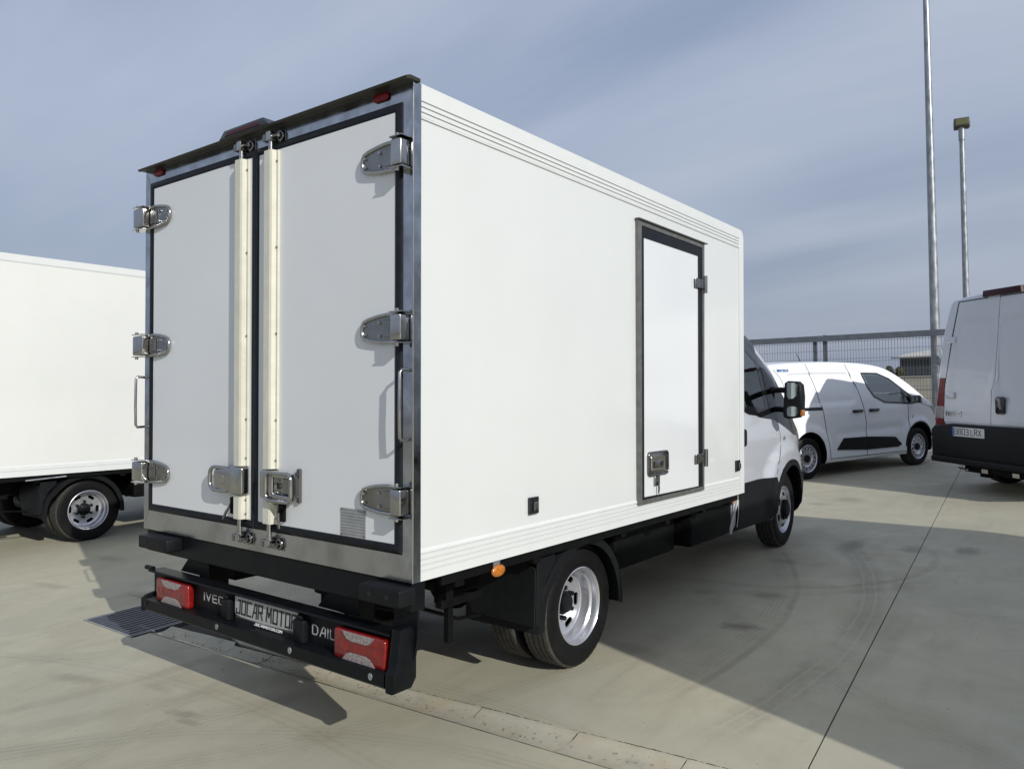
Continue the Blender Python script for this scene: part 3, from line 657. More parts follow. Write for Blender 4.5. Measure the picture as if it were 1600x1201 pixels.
        MB().prism([(1.125, 1.555), (1.14, 1.525), (1.18, 1.53), (1.212, 1.56), (1.214, 1.65), (1.19, 1.672), (1.125, 1.672)], lambda u, v, w: (4.717 - w + (u - 1.1) * .12, sg * u, v), 0, .004, .0015, 1).build('mirror_glass', M['mirror_glass'], mi)
        MB().prism(rrect(1.125, 1.215, 1.37, 1.46, .03), lambda u, v, w: (4.717 - w + (u - 1.1) * .12, sg * u, v), 0, .004, .0015, 1).build('mirror_glass', M['mirror_glass'], mi)
        MB().prism(rrect(1.235, 1.262, 1.375, 1.43, .01), lambda u, v, w: (4.74 + w, sg * u, v), 0, .06, .004, 1).build('indicator', M['amber'], mi)
        am = MB()
        for za, zb_ in ((1.60, 1.60), (1.42, 1.43)): am.tube([(4.93, sg * .90, zb_), (4.88, sg * 1.02, za + .01), (4.79, sg * 1.12, za)], .026, 10)
        am.tube([(4.95, sg * .90, 1.34), (4.94, sg * .91, 1.64)], .035, 10)
        am.build('mirror_arm', M['plastic'], mi)
    # windscreen glass and bonnet
    rows = []
    for i in range(13):
        x = 4.66 + (5.34 - 4.66) * i / 12; zt = interp(B.zt, x); yy = B.side(x, zt - interp(B.r, x)) - interp(B.r, x) - .0
        rows.append([(x, yy * t, zt + .005 + B.crown * (1 - t * t)) for t in [k / 8 - 1 for k in range(17)]])
    MB().grid(rows).build('windscreen', M['glass_dark'], cab)
    gb = MB(); gb.box(5.93, 6.02, -.62, .62, .40, .62, .03); gb.box(5.925, 5.985, -.45, .45, .66, .92, .02); gb.build('grille', M['plastic'], cab)
    st = MB()
    for yy in (-.5, .35):
        st.box(4.05, 4.5, yy - .24, yy + .24, 1.3, 1.42, .04); st.box(4.02, 4.12, yy - .22, yy + .22, 1.4, 1.72, .04); st.box(4.03, 4.1, yy - .12, yy + .12, 1.72, 1.9, .03)
    st.build('seat', M['interior'], cab)
    ds = MB(); ds.box(4.70, 5.2, -.75, .75, 1.30, 1.42, .03); ds.tube([(4.62 + .09 * math.cos(a), .45 + .19 * math.sin(a), 1.47 + .14 * math.cos(a)) for a in [k * math.pi / 10 for k in range(20)]], .014, 8, closed=True)
    ds.build('dashboard', M['interior'], cab)
    return cab

def build_truck(root, zb=.782, zt=2.875, x1=3.735, x0=0., main=True):
    W_ = 2.2
    # --- cargo box
    b = MB(); b.box(x0 + .02, x1 - .012, .006, W_ - .006, zb + .006, zt - .01)
    box = b.build('cargo_box', M['grp'] if main else M['paint_old'], root)
    if main:
        gb = [zb + .040, zb + .064, zb + .087, zb + .111]; gt = [zt - .143, zt - .12, zt - .097, zt - .074]
    else: gb = [zb + .06]; gt = []
    hb = .135 if main else .115; ht = .15 if main else .085
    wm = M['rail_white']
    for (y0, sg) in ((0, -1), (W_, 1)):
        for pr in (side_ribs(zb, zb + hb, y0, sg, x0 + .045, x1 - .09, gb, 'taper_top'), side_ribs(zt - ht, zt, y0, sg, x0 + .045, x1 - .09, gt, 'taper_bot')):
            MB().prism(pr[0], pr[1], pr[2], pr[3]).build('edge_rail', wm, box, ang=20)
        # front corner post with rounded nose
        yy = (lambda d: y0 - sg * d)
        MB().prism([(x1 - .088, zb), (x1, zb), (x1, zt - .06), (x1 - .012, zt - .025), (x1 - .04, zt - .003), (x1 - .088, zt)], lambda u, v, w: (u, yy(w), v), -.002, .03, .002, 1).build('front_corner_post', wm, box)
    MB().box(x1 - .03, x1 - .002, .03, W_ - .03, zb, zt - .012).build('front_wall', wm, box)
    MB().prism([(0.03, zt - .004), (.08, zt + .006), (W_ - .08, zt + .006), (W_ - .03, zt - .004)], lambda u, v, w: (w, u, v), x0 + .02, x1 - .05).build('roof', M['rail_white'], box)
    # --- rear frame in stainless steel
    fr = MB()
    fr.prism([(0, zb), (.058, zb + .125), (.058, zt - .085), (0, zt - .003)], RE(x0), 0, -.03, .0008, 1)
    fr.box(x0 + .0005, x0 + .046, -.0015, .02, zb, zt - .003)
    o = fr.build('corner_post', M['steel_side'], box, ang=25)
    MB().tube([(x0 + .001, .001, zb + .001), (x0 + .001, .001, zt - .004)], .0042, 10).build('corner_bead', M['polish'], o)
    fr = MB(); fr.prism([(W_, zb), (W_ - .058, zb + .125), (W_ - .058, zt - .085), (W_, zt - .003)], RE(x0), 0, -.03, .0008, 1); fr.box(x0 + .0005, x0 + .046, W_ - .02, W_ + .0015, zb, zt - .003); fr.build('corner_post', M['steel_side'], box, ang=25)
    MB().prism([(.001, zb), (W_ - .001, zb), (W_ - .059, zb + .125), (.059, zb + .125)], RE(x0), -.001, -.03, .0008, 1).build('rear_sill', M['steel'], box, ang=25)
    MB().prism([(.059, zt - .085), (W_ - .059, zt - .085), (W_ - .001, zt - .004), (.001, zt - .004)], RE(x0), -.001, -.03, .0008, 1).build('rear_header', M['steel_side'], box, ang=25)
    v = MB(); v.prism([(-.056, zt + .000), (-.050, zt - .010), (-.03, zt - .006), (.03, zt - .004), (.03, zt + .011), (-.03, zt + .011)], lambda u, w_, w: (x0 + u, w, w_), -.012, W_ - .01); v.build('rain_visor', M['visor'], box)
    if not main:
        d = MB(); d.box(x0 + .002, x0 + .02, .07, W_ - .07, zb + .14, zt - .1); d.build('rear_door', M['door_white'], root)
    else:
        dz0, dz1 = .932, 2.762
        for (ya, yb, nm) in ((.105, 1.072, 0), (1.130, 2.100, 1)):
            dr = MB().box(x0 - .004, x0 + .02, ya, yb, dz0, dz1, .003, 1).build('rear_door', M['door_white'], root)
            # seal: four rounded lengths joined round the leaf
            sl = MB(); o1 = [(ya - .045, dz0 - .04), (yb + (.045 if nm else .028), dz0 - .04), (yb + (.045 if nm else .028), dz1 + .037), (ya - (.028 if nm else .045), dz1 + .037)]
            o1[0] = (ya - (.028 if nm else .045), dz0 - .04)
            if not nm: o1 = [(ya - .045, dz0 - .04), (yb + .028, dz0 - .04), (yb + .028, dz1 + .037), (ya - .045, dz1 + .037)]
            i1 = [(ya + .001, dz0 + .001), (yb - .001, dz0 + .001), (yb - .001, dz1 - .001), (ya + .001, dz1 - .001)]
            rows = []
            for k in range(5):
                k = k % 4; (a, b_), (c, d_) = o1[k], i1[k]; rows.append([(x0 + .001, a, b_), (x0 - .0065, a + (c - a) * .15, b_ + (d_ - b_) * .15), (x0 - .010, a + (c - a) * .5, b_ + (d_ - b_) * .5), (x0 - .0065, a + (c - a) * .85, b_ + (d_ - b_) * .85), (x0 + .001, c, d_)])
            sl.grid(rows).build('door_seal', M['seal'], dr, ang=60)
            # three hinges
            for zc in ((2.572, 1.843, 1.118) if not nm else (2.590, 1.848, 1.120)): hinge(dr, zc, bool(nm))
            # lock bar: chamfered cover, rods and cams
            yc = .945 if not nm else 1.192
            for (za, zb2) in ((1.205, 2.755), (.938, 1.058)):
                sgn = 1
                prof = [(-.042, 0.003), (-.042, .028), (-.032, .042), (.012, .042), (.024, .037), (.030, .016), (.043, .016), (.043, 0.003)]
                cv = MB(); cv.prism([(yc - p[0] * 1, p[1]) for p in prof], lambda u, v_, w: (x0 - v_, u, w), za, zb2); cv.build('lock_bar_cover', M['alu'], dr, ang=20)
            rv = [(zz, -.0) for zz in (2.70, 2.28, 1.86, 1.44, 1.245, 1.035, .965)]
            for zz, _ in rv: MB().cyl((x0 - .015, yc - .037, zz), (x0 - .0205, yc - .037, zz), .0052, 8).build('rivet', M['steel_dark'], dr)
            rod = MB(); rod.cyl((x0 - .026, yc, .84), (x0 - .026, yc, .94), .0125, 12)
            rod.box(x0 - .045, x0 - .012, yc - .018, yc + .018, .828, .862, .004); rod.cyl((x0 - .026, yc, .862), (x0 - .026, yc, .876), .019, 12)
            rod.build('lock_rod', M['polish'], dr); rod = MB(); rod.cyl((x0 - .026, yc, 2.75), (x0 - .026, yc, 2.82), .0125, 12)
            rod.box(x0 - .046, x0 - .01, yc - .019, yc + .019, 2.80, 2.846, .004)
            rod.build('lock_rod', M['polish'], dr)
            for zc, yo in ((.842, -.055), (2.822, -.055)):
                kp = MB(); kp.tube([(x0 - .010, yc + yo + .02 * math.cos(a), zc + .022 * math.sin(a)) for a in [k * math.pi / 8 for k in range(16)]], .0065, 8, closed=True)
                kp.cyl((x0 - .002, yc + yo, zc), (x0 - .024, yc + yo, zc), .011, 12); kp.box(x0 - .04, x0 - .002, yc + .03, yc + .052, zc - .018, zc + .018, .004)
                kp.box(x0 - .003, x0 + .0, yc - .085, yc + .06, zc - .03, zc + .03, .001, 1); kp.cyl((x0 - .03, yc - .05, zc), (x0 - .03, yc + .045, zc), .006, 8)
                kp.build('cam_keeper', M['steel_dark'], dr)
        # latches
        def loop(pts, r): return MB().tube(pts, r, 10, closed=True)
        def rr3(y0, y1, z0, z1, r, x): return [(x, a, b_) for a, b_ in rrect(y0, y1, z0, z1, r, 5)]
        Ld = bpy.data.objects['rear_door.001']; Rd = bpy.data.objects['rear_door']
        a = MB(); a.prism(rrect(1.140, 1.243, 1.062, 1.200, .012), RE(x0), .004, .056, .012, 3); a.prism([(1.235, 1.192), (1.375, 1.180), (1.385, 1.170), (1.385, 1.092), (1.375, 1.082), (1.235, 1.070)], RE(x0), .016, .056, .010, 3)
        a = a.build('door_latch', M['polish'], Ld)
        MB().prism(rrect(1.285, 1.335, 1.108, 1.158, .010), RE(x0), .054, .0605, .002, 1).build('latch_button', M['polish'], a)
        loop(rr3(1.255, 1.433, 1.072, 1.190, .04, x0 - .046), .0105).build('latch_handle', M['polish'], a, ang=60)
        a = MB(); a.prism(rrect(.893, .992, 1.062, 1.198, .010), RE(x0), .004, .052, .010, 3)
        a.prism([(.90, 1.195), (.76, 1.187), (.76, 1.168), (.90, 1.17)], RE(x0), .02, .055, .006, 2); a.prism([(.90, 1.095), (.76, 1.085), (.76, 1.062), (.90, 1.066)], RE(x0), .02, .055, .006, 2)
        a.prism([(.765, 1.17), (.90, 1.17), (.90, 1.09), (.765, 1.085)], RE(x0), .012, .022, .002, 1)
        a = a.build('door_latch', M['polish'], Rd)
        loop(rr3(.735, .93, 1.058, 1.192, .03, x0 - .060), .0095).build('latch_handle', M['polish'], a, ang=60)
        MB().prism(rrect(.775, .835, 1.09, 1.165, .004), RE(x0), .022, .034, .003, 1).build('latch_tongue', M['steel_dark'], a)
        MB().cyl((x0 - .02, .872, 1.125), (x0 - .044, .872, 1.125), .013, 12).build('latch_lock', M['polish'], a)
        br = MB(); br.prism(rrect(.722, .745, 1.055, 1.215, .004), RE(x0), .004, .020, .002, 1); br.cyl((x0 - .02, .733, 1.19), (x0 - .03, .733, 1.19), .007, 8); br.cyl((x0 - .02, .733, 1.085), (x0 - .03, .733, 1.085), .007, 8); br.build('latch_bracket', M['steel_dark'], a)
        # rotary locks with keys under the latches
        for yk, dr, sl in ((1.268, Ld, .06), (.862, Rd, -.006)):
            k = MB(); k.prism(rrect(yk - .021, yk + .021, .955, 1.04, .004), RE(x0), .004, .022, .003, 1); k.cyl((x0 - .02, yk, 1.0), (x0 - .03, yk, 1.0), .012, 12); k = k.build('rotary_lock', M['chassis'], dr)
            MB().tube([(x0 - .034, yk, .998), (x0 - .036, yk + sl * .5, .965), (x0 - .034, yk + sl, .925)], [.005, .0075, .006], 8).build('key', M['steel_dark'], k)
        # grab handles
        for yy, pr in ((.015, box), (2.186, box)):
            MB().tube([(x0, yy, 1.665), (x0 - .05, yy, 1.668), (x0 - .06, yy, 1.655), (x0 - .062, yy, 1.5), (x0 - .06, yy, 1.388), (x0 - .05, yy, 1.375), (x0, yy, 1.378)], .0075, 10).build('grab_handle', M['polish'], pr, ang=60)
        # data plate
        dp = MB().prism([(.281, .936), (.444, .936), (.444, 1.06), (.281, 1.06)], RE(x0), .004, .0065).build('data_plate', M['data'], Rd)
        for a_, b_ in ((.288, 1.053), (.437, 1.053), (.288, .943), (.437, .943)): MB().cyl((x0 - .0065, a_, b_), (x0 - .009, a_, b_), .004, 8).build('rivet', M['steel_dark'], dp)
        # red lamps under the visor
        for yy in (.19, 2.045):
            MB().prism(rrect(yy - .047, yy + .047, zt - .048, zt - .012, .015), RE(x0), -.001, .013, .006, 3).build('marker_lamp', M['red_dark'], box)
        t = MB().prism([(.955, zt + .012), (1.395, zt + .012), (1.34, zt + .058), (1.01, zt + .058)], lambda u, v_, w: (x0 + w, u, v_), -.035, .08, .010, 2).build('high_brake_light', M['gloss_black'], box)
        MB().prism([(1.02, zt + .022), (1.33, zt + .022), (1.30, zt + .042), (1.05, zt + .042)], lambda u, v_, w: (x0 - .035 - w, u, v_), 0, .004, .001, 1).build('brake_light_lens', pm('smoked_lens', (.05, .008, .012), .3, spec=.3), t)
        # --- side door
        sd_ = MB().prism([(2.018, .925), (2.848, .915), (2.848, 2.552), (2.018, 2.548)], SI(0), -.01, .004, .002, 1).build('side_door', M['door_white'], root)
        def ring_frame(nm, o_, i_, d0, d1, mat, par):
            rows = []
            for k in range(5):
                k %= 4; (a, b_), (c, d_) = o_[k], i_[k]; rows.append([(a, d0, b_), (a, d1, b_), (c, d1, d_), (c, d0, d_)])
            return MB().grid(rows).build(nm, mat, par, ang=20)
        O = [(1.945, .885), (2.925, .885), (2.94, 2.648), (1.937, 2.648)]; I = [(1.985, .912), (2.90, .912), (2.905, 2.615), (1.985, 2.615)]; J = [(2.022, .925), (2.845, .920), (2.845, 2.548), (2.022, 2.546)]
        ring_frame('door_frame', O, I, .005, -.014, M['alu_frame'], sd_)
        ring_frame('door_seal', [(x - (.001 if x < 2.5 else -.001), z - (.001 if z < 2 else -.001)) for x, z in I], J, .005, -.0095, M['seal'], sd_)
        MB().box(1.925, 2.965, -.03, .002, 2.645, 2.653, .002, 1).build('drip_cap', M['alu_frame'], sd_)
        pl = MB(); pl.prism(rrect(2.065, 2.355, 1.048, 1.205, .03), SI(0), .004, .012, .003, 2); pl = pl.build('paddle_latch', M['steel_dark'], sd_)
        rr_ = [(a, -.013, b_) for a, b_ in rrect(2.073, 2.347, 1.054, 1.199, .026)]; MB().tube(rr_, .006, 8, closed=True).build('latch_rim', M['steel_dark'], pl, ang=60)
        MB().prism(rrect(2.10, 2.30, 1.08, 1.175, .01), SI(0), .012, .018, .003, 1).build('latch_pan', M['polish'], pl)
        MB().prism(rrect(2.14, 2.25, 1.10, 1.15, .008), SI(0), .018, .030, .004, 2).build('latch_paddle', M['steel_dark'], pl)
        lk = MB().prism(rrect(2.155, 2.225, .985, 1.047, .006), SI(0), .004, .016, .003, 1).build('rotary_lock', M['steel_dark'], sd_)
        MB().tube([(2.19, -.02, 1.01), (2.192, -.024, .97), (2.19, -.022, .935)], [.004, .007, .005], 8).build('key', M['steel_dark'], lk)
        for zc in (2.352, 1.115):
            h = MB(); h.prism(rrect(2.772, 2.925, zc - .033, zc + .033, .006), SI(0), .012, .022, .003, 1); h = h.build('hinge', M['steel_dark'], sd_)
            MB().cyl((2.928, -.026, zc - .062), (2.928, -.026, zc + .062), .014, 12).build('hinge_barrel', M['polish'], h)
            for u_, v_ in ((2.79, .018), (2.79, -.018), (2.87, .018), (2.87, -.018)): MB().cyl((u_, -.022, zc + v_), (u_, -.027, zc + v_), .006, 8).build('bolt', M['polish'], h)
        for xa in (.812, 3.553):
            h = MB().prism(rrect(xa, xa + .078, .967, 1.052, .004), SI(0), -.002, .010, .002, 1).build('side_catch', M['gloss_black'], box)
            MB().prism(rrect(xa + .025, xa + .06, .985, 1.03, .006), SI(0), .010, .024, .005, 2).build('catch_lever', M['steel_dark'], h)
    # --- chassis and running gear
    lz = zb - .782
    ch = MB()
    for yy in (.66, 1.46): ch.box(x0 + .12, 5.7, yy, yy + .08, .56, .70, .004, 1)
    for xx in (.35, 1.0, 1.9, 2.8, 3.5, 4.6): ch.box(xx, xx + .08, .74, 1.46, .575, .69)
    ch.build('chassis_frame', M['chassis'], root)
    sf = MB()
    for xx in (.3, .9, 1.8, 2.4, 3.0, 3.5): sf.box(xx, xx + .06, .03, W_ - .03, zb - .078, zb + .001)
    sf.box(x0 + .1, x1 - .03, .64, .76, zb - .08, zb - .002); sf.box(x0 + .1, x1 - .03, 1.44, 1.56, zb - .08, zb - .002)
    sf.box(x0 + .2, x1 - .05, .022, .042, zb - .05, zb - .001)
    sf.box(x0 + .2, x1 - .05, W_ - .042, W_ - .022, zb - .05, zb - .001)
    sf.build('subframe', M['chassis'], root)
    ax = MB(); ax.cyl((1.50, .3, .345), (1.50, 1.9, .345), .05, 16); ax.lathe([(-.17, 0), (-.15, .1), (-.05, .165), (.05, .165), (.15, .1), (.17, 0)], 20, (1.50, 1.1, .345)); ax.tube([(1.50, 1.1, .36), (2.6, 1.1, .5), (4.4, 1.1, .55)], .045, 12)
    ax.cyl((5.12, .35, .45), (5.12, 1.85, .45), .04, 12)
    ax = ax.build('axle', M['chassis'], root)
    for yy in (.58, 1.55):
        sp = MB()
        for k in range(4):
            L_ = .62 - .1 * k; sp.tube([(1.50 + L_ * t, yy + .035, .43 + .02 * k + .13 * t * t - .0) for t in [i / 6 - 1 for i in range(13)]], .012, 6)
        sp.box(1.44, 1.56, yy - .01, yy + .08, .37, .47, .01); sp.build('leaf_spring', M['chassis'], root)
        MB().tube([(1.31, yy - .06, .38), (1.13, yy - .05, .72)], .03, 10).build('shock_absorber', M['chassis'], root)
    # spare wheel slung flat under the tail
    sp = MB().lathe([(.05, .21), (.0, .24), (.0, .31), (.03, .345), (.16, .345), (.19, .31), (.19, .24), (.15, .21), (.10, .18), (.10, .0)], 48); sp.xf(Matrix.Rotation(R(90), 4, 'X')); sp = sp.build('spare_wheel', M['tyre'], root); sp.location = (.70, 1.05, .62)
    MB().tube([(.62, .72, .42), (.62, 1.05, .40), (.62, 1.4, .42)], .016, 8).build('spare_carrier', M['chassis'], root)
    # boxes and tanks between the axles
    tk = MB(); tk.box(2.05, 2.95, .22, .60, .42, .70, .03, 2); tk.build('battery_box', M['chassis'], root)
    tk = MB(); tk.box(3.02, 3.80, .13, .60, .44, .76, .02, 2); tk.build('side_locker', M['chassis'], root)
    tk = MB(); tk.box(2.2, 3.6, 1.62, 2.05, .40, .72, .06, 3); tk.build('fuel_tank', M['chassis'], root)
    ex = MB(); ex.tube([(2.2, .80, .47), (3.2, .80, .45), (3.6, .80, .47), (4.3, .9, .5)], .045, 12); ex.cyl((2.3, .92, .45), (3.1, .92, .45), .10, 20); ex.build('exhaust', M['steel_dark'], root)
    # mudguards
    for (yo, sgn) in ((.055, 1), (W_ - .055, -1)):
        Y = lambda d: yo + sgn * d
        rows = []
        for k in range(25):
            a = R(-4 + 186 * k / 24); r = .425 + (.02 if k > 19 else 0)
            cxx, czz = 1.435 + r * math.cos(a), .335 + min(r, .46) * math.sin(a)
            rows.append([(cxx + (-.045 * math.cos(a)), Y(.002), czz - .045 * math.sin(a)), (cxx, Y(0), czz), (cxx + .012 * math.cos(a), Y(.02), czz + .012 * math.sin(a)), (cxx + .012 * math.cos(a), Y(.50), czz + .012 * math.sin(a)), (cxx, Y(.50), czz), (cxx, Y(.02), czz)])
        mg = MB().grid(rows).build('mudguard', M['plastic'], root, ang=50)
        # rear panel that closes the guard down from the box floor
        fp = MB(); fp.prism([(Y(.005), .365), (Y(.42), .375), (Y(.50), .50), (Y(.50), .70), (Y(.08), .70), (Y(.005), .66)] , lambda u, v_, w: (.958 - w + max(0, v_ - .5) * .06, u, v_), 0, .012, .003, 1)
        fp.build('mud_flap', M['plastic'], mg)
        sw = MB(); sw.prism([(.955, .37), (.985, .37), (1.0, .50), (1.05, .60), (1.13, .68), (1.13, .715), (.965, .715)], lambda u, v_, w: (u, Y(w), v_), -.002, .012, .003, 1); sw.build('guard_side', M['plastic'], mg)
        MB().box(.93, .99, Y(.25), Y(.31), .66, .79).build('guard_bracket', M['chassis'], mg)
    for (x, z, src) in ((1.50, .348, WR),):
        w1 = place_wheel(src, root, x, .122, z - .002, False, spin=R(33)); w3 = place_wheel(src, root, x, W_ - .122, z - .02, True)
        for yy, lf in ((.355, 0), (W_ - .355, 1)):
            tw = MB().lathe([(.02, .215), (.0, .26), (.0, .31), (.012, .336), (.03, .346), (.165, .346), (.18, .336), (.195, .31), (.195, .26), (.17, .215)], 8)  # placeholder profile replaced below
            tw.bm.free()
            it = bpy.data.objects.new('inner_tyre', bpy.data.objects['tyre'].data); col.objects.link(it); it.parent = root; it.location = (x, yy if not lf else yy, z - .002 - .006 * lf); it.rotation_euler = (0, R(7), math.pi * lf)
    fz = .348 + .123
    place_wheel(WF, root, 5.15, .135, fz, False, steer=R(1), spin=R(4)); place_wheel(WF, root, 5.15, W_ - .135, fz - .02, True)
    build_or_clone_cab(root)
    # --- rear end
    xb = x0
    rb = MB(); rb.box(xb + .01, xb + .09, .012, W_ - .02, zb - .125, zb - .002, .004, 1)
    rb.prism([(.02, zb - .12), (.02, zb - .24), (.06, zb - .44), (.11, zb - .44), (.16, zb - .24), (.16, zb - .12)], RE(xb + .06), 0, .012)
    rb.build('rear_crossmember', M['black'], root)
    for ya, yb in ((-.012, .235), (1.79, 2.095)):
        q = MB(); q.prism(rrect(ya, yb, zb - .085, zb - .012, .012), RE(xb), -.01, .088, .010, 2); q = q.build('dock_buffer', M['plastic'], root)
        for t in (.30, .72): MB().cyl((xb - .0885, ya + (yb - ya) * t, zb - .048), (xb - .0892, ya + (yb - ya) * t, zb - .048), .012, 12).build('buffer_bolt', M['void'], q)
    # underrun bar: channel with a ledge
    ub = MB(); prof = [(.06, .560), (-.030, .562), (-.034, .553), (-.012, .542), (.005, .535), (.005, .411), (-.055, .405), (-.062, .403), (-.062, .350), (-.045, .336), (.03, .336), (.03, .350), (.06, .5)]
    ub.prism([(u, v_) for u, v_ in prof], lambda u, v_, w: (xb + u, w, v_), .105, 2.085)
    ub = ub.build('rear_bumper', M['black'], root, ang=20)
    e1 = MB(); e1.prism([(-.066, .332), (-.066, .41), (-.05, .43), (-.032, .555), (-.03, .588), (.0, .592), (.07, .592), (.07, .37), (.04, .332)], lambda u, v_, w: (xb + u, w, v_), .040, .098, .012, 2); e1.build('bumper_end', M['black'], ub)
    e1 = MB(); e1.prism([(-.066, .332), (-.066, .405), (-.045, .42), (.0, .43), (.07, .43), (.07, .37), (.04, .332)], lambda u, v_, w: (xb + u, w, v_), 2.082, 2.105, .008, 2); e1.build('bumper_end', M['black'], ub); MB().cyl((xb - .02, 2.05, .57), (xb - .02, 2.125, .57), .014, 10).build('bumper_pin', M['black'], ub)
    for yy in (.184, .731, 1.333):
        o_ = MB().lathe([(0, .0), (0, .012), (.003, .0125), (.004, 0)], 16, org=(0, 0, 0)); o_.xf(Matrix.Translation((xb - .0665, yy, .379)) @ Matrix.Rotation(R(-90), 4, 'Z') @ Matrix.Scale(1.25, 4, (0, 0, 1))); o_.build('bumper_plug', M['galv'], ub)
    MB().cyl((xb - .0665, 2.05, .38), (xb - .067, 2.05, .38), .011, 12).build('bumper_hole_shade', M['void'], ub)  # black disc paints the shade inside an open hole
    for yy in (.40, 1.62):
        br = MB(); br.prism([(yy, .56), (yy + .30, .56), (yy + .20, .66), (yy + .02, .66)], RE(xb + .08), 0, .008); br.box(xb + .08, xb + .25, yy + .1, yy + .12, .45, .66); br.build('bumper_bracket', M['black'], ub)
    for ya, yb in ((.122, .452), (1.655, 1.985)):
        tl = MB().prism(rrect(ya, yb, .402, .534, .018), RE(xb), -.004, .040, .012, 3).build('tail_light', M['red'], ub)
        ym = (ya + yb) / 2
        for s, zc in ((1, .530), (-1, .406)):
            pts = [(ym + .105, zc), (ym - .105, zc), (ym - .075, zc - s * .030), (ym - .045, zc - s * .038), (ym + .045, zc - s * .038), (ym + .075, zc - s * .030)]
            MB().prism(pts, RE(xb), .0385, .0435, .0015, 1).build('clear_lens', M['clear'], tl)
        MB().prism(rrect(ya + .02, yb - .02, .446, .488, .006), RE(xb), .0395, .0412, .0006, 1).build('light_band', M['red'], tl)
        for q in (ya + .07, yb - .07): MB().lathe([(0, .022), (.0015, .018), (.002, 0)], 20).xf(Matrix.Translation((xb - .0412, q, .467)) @ Matrix.Rotation(R(-90), 4, 'Z') @ Matrix.Rotation(math.pi, 4, 'X')).build('light_ring', M['red'], tl)
    if main:
        np_ = MB().prism(rrect(.74, 1.262, .409, .540, .006), RE(xb), -.004, .006, .001, 1).build('number_plate', M['gloss_black'], ub)
        MB().prism([(1.258, .537), (.745, .537), (.745, .446), (.90, .438), (1.02, .435), (1.20, .438), (1.25, .446), (1.258, .455)], RE(xb), .006, .0075).build('plate_face', M['plate'], np_)
        fnp = lambda u, v_, w: (xb - .0075 - w, 1.245 - u, .455 + v_)
        lettering('plate_lettering', 'JOCAR MOTOR', fnp, .485, .066, .0085, M['text_black'], np_, .08)
        lettering('plate_lettering', 'JOCARMOTOR.COM', lambda u, v_, w: (xb - .006 - w, 1.09 - u, .418 + v_), .22, .011, .0016, M['text_white'], np_, .3, .0025)
        lettering('bumper_lettering', 'IVECO', lambda u, v_, w: (xb + .005 - w, 1.562 - u, .466 + v_), .235, .038, .006, M['text_silver'], ub)
        lettering('bumper_lettering', 'DAILY', lambda u, v_, w: (xb + .005 - w, .652 - u, .455 + v_), .215, .042, .0058, M['text_silver'], ub)
    for ya, yb in ((1.285, 1.35), (.68, .755)):
        q = MB(); q.prism(rrect(ya, yb, .408, .514, .008), RE(xb), -.006, .032, .008, 2); q = q.build('plate_light', M['plastic'], ub)
        MB().box(xb - .025, xb - .005, ya + .02, yb - .02, .516, .535, .005).build('light_cap', M['plastic'], q)
    # side bits: amber repeaters, hose, guard tube
    for xa, yy in (((.585, -.002), (3.60, .035)) if main else ()):
        q = MB(); q.box(xa - .03, xa + .02, yy + .018, yy + .022, zb - .06, zb + .0); q = q.build('lamp_bracket', M['galv'], root)
        l_ = MB().lathe([(0, 0), (.0015, .02), (.007, .030), (.012, .034), (.018, .034)], 24); l_.xf(Matrix.Translation((xa, yy - .002, zb - .052)) @ Matrix.Scale(1.45, 4, (1, 0, 0)) @ Matrix.Scale(.85, 4, (0, 0, 1))); l_.build('side_marker', M['amber'], q)
    if main:
        MB().tube([(3.66, .03, .79), (3.655, .03, .70), (3.60, .04, .60), (3.56, .045, .52), (3.575, .05, .475)], .010, 8).build('drain_hose', M['hose'], root, ang=60)
        MB().tube([(3.84, .09, .86), (3.845, .09, .7), (3.84, .09, .58), (3.81, .09, .49)], .0035, 6).build('cable', M['hose'], root, ang=60)
        MB().lathe([(0, 0), (0, .03), (.03, .032)], 16, (3.42, .09, .74)).build('air_fitting', M['galv'], root)
    MB().tube([tuple(q_) for q_ in GT], .010, 8).build('guard_tube', M['chassis'], root, ang=60)
    q = MB(); q.box(.50, .535, .25, .285, .36, .56, .003, 1); q.box(.42, .72, .22, .27, .545, .585, .006, 1); q.box(.45, .50, .22, .30, .56, .78); q.box(.56, .80, .3, .60, .57, .70, .02); q.build('underbody_bracket', M['chassis'], root)
    if not main: MB().cyl((1.2, -.01, zb - .03), (.8, -.01, zb - .045), .008, 8).build('catch_rod', M['galv'], root)

GT = [(0.449, 0.42, 0.519), (0.758, 0.42, 0.392), (0.996, 0.42, 0.365), (1.228, 0.42, 0.342)]
_cab = []
def build_or_clone_cab(root):
    if _cab: clone(_cab[0], root)
    else: _cab.append(build_cab(root))

truck = thing('box_truck', 'large white box truck in the foreground with steel-framed rear doors and narrow side door', 'box truck', mat=rake_matrix((1.39, .12, 0)))
build_truck(truck)
truck2 = thing('box_truck', 'white box truck cut off at the left edge, plain side without a door', 'box truck', mat=rake_matrix((1.62, 6.80, 0)))
build_truck(truck2, zb=.79, zt=3.105, x1=4.4, x0=-.25, main=False)

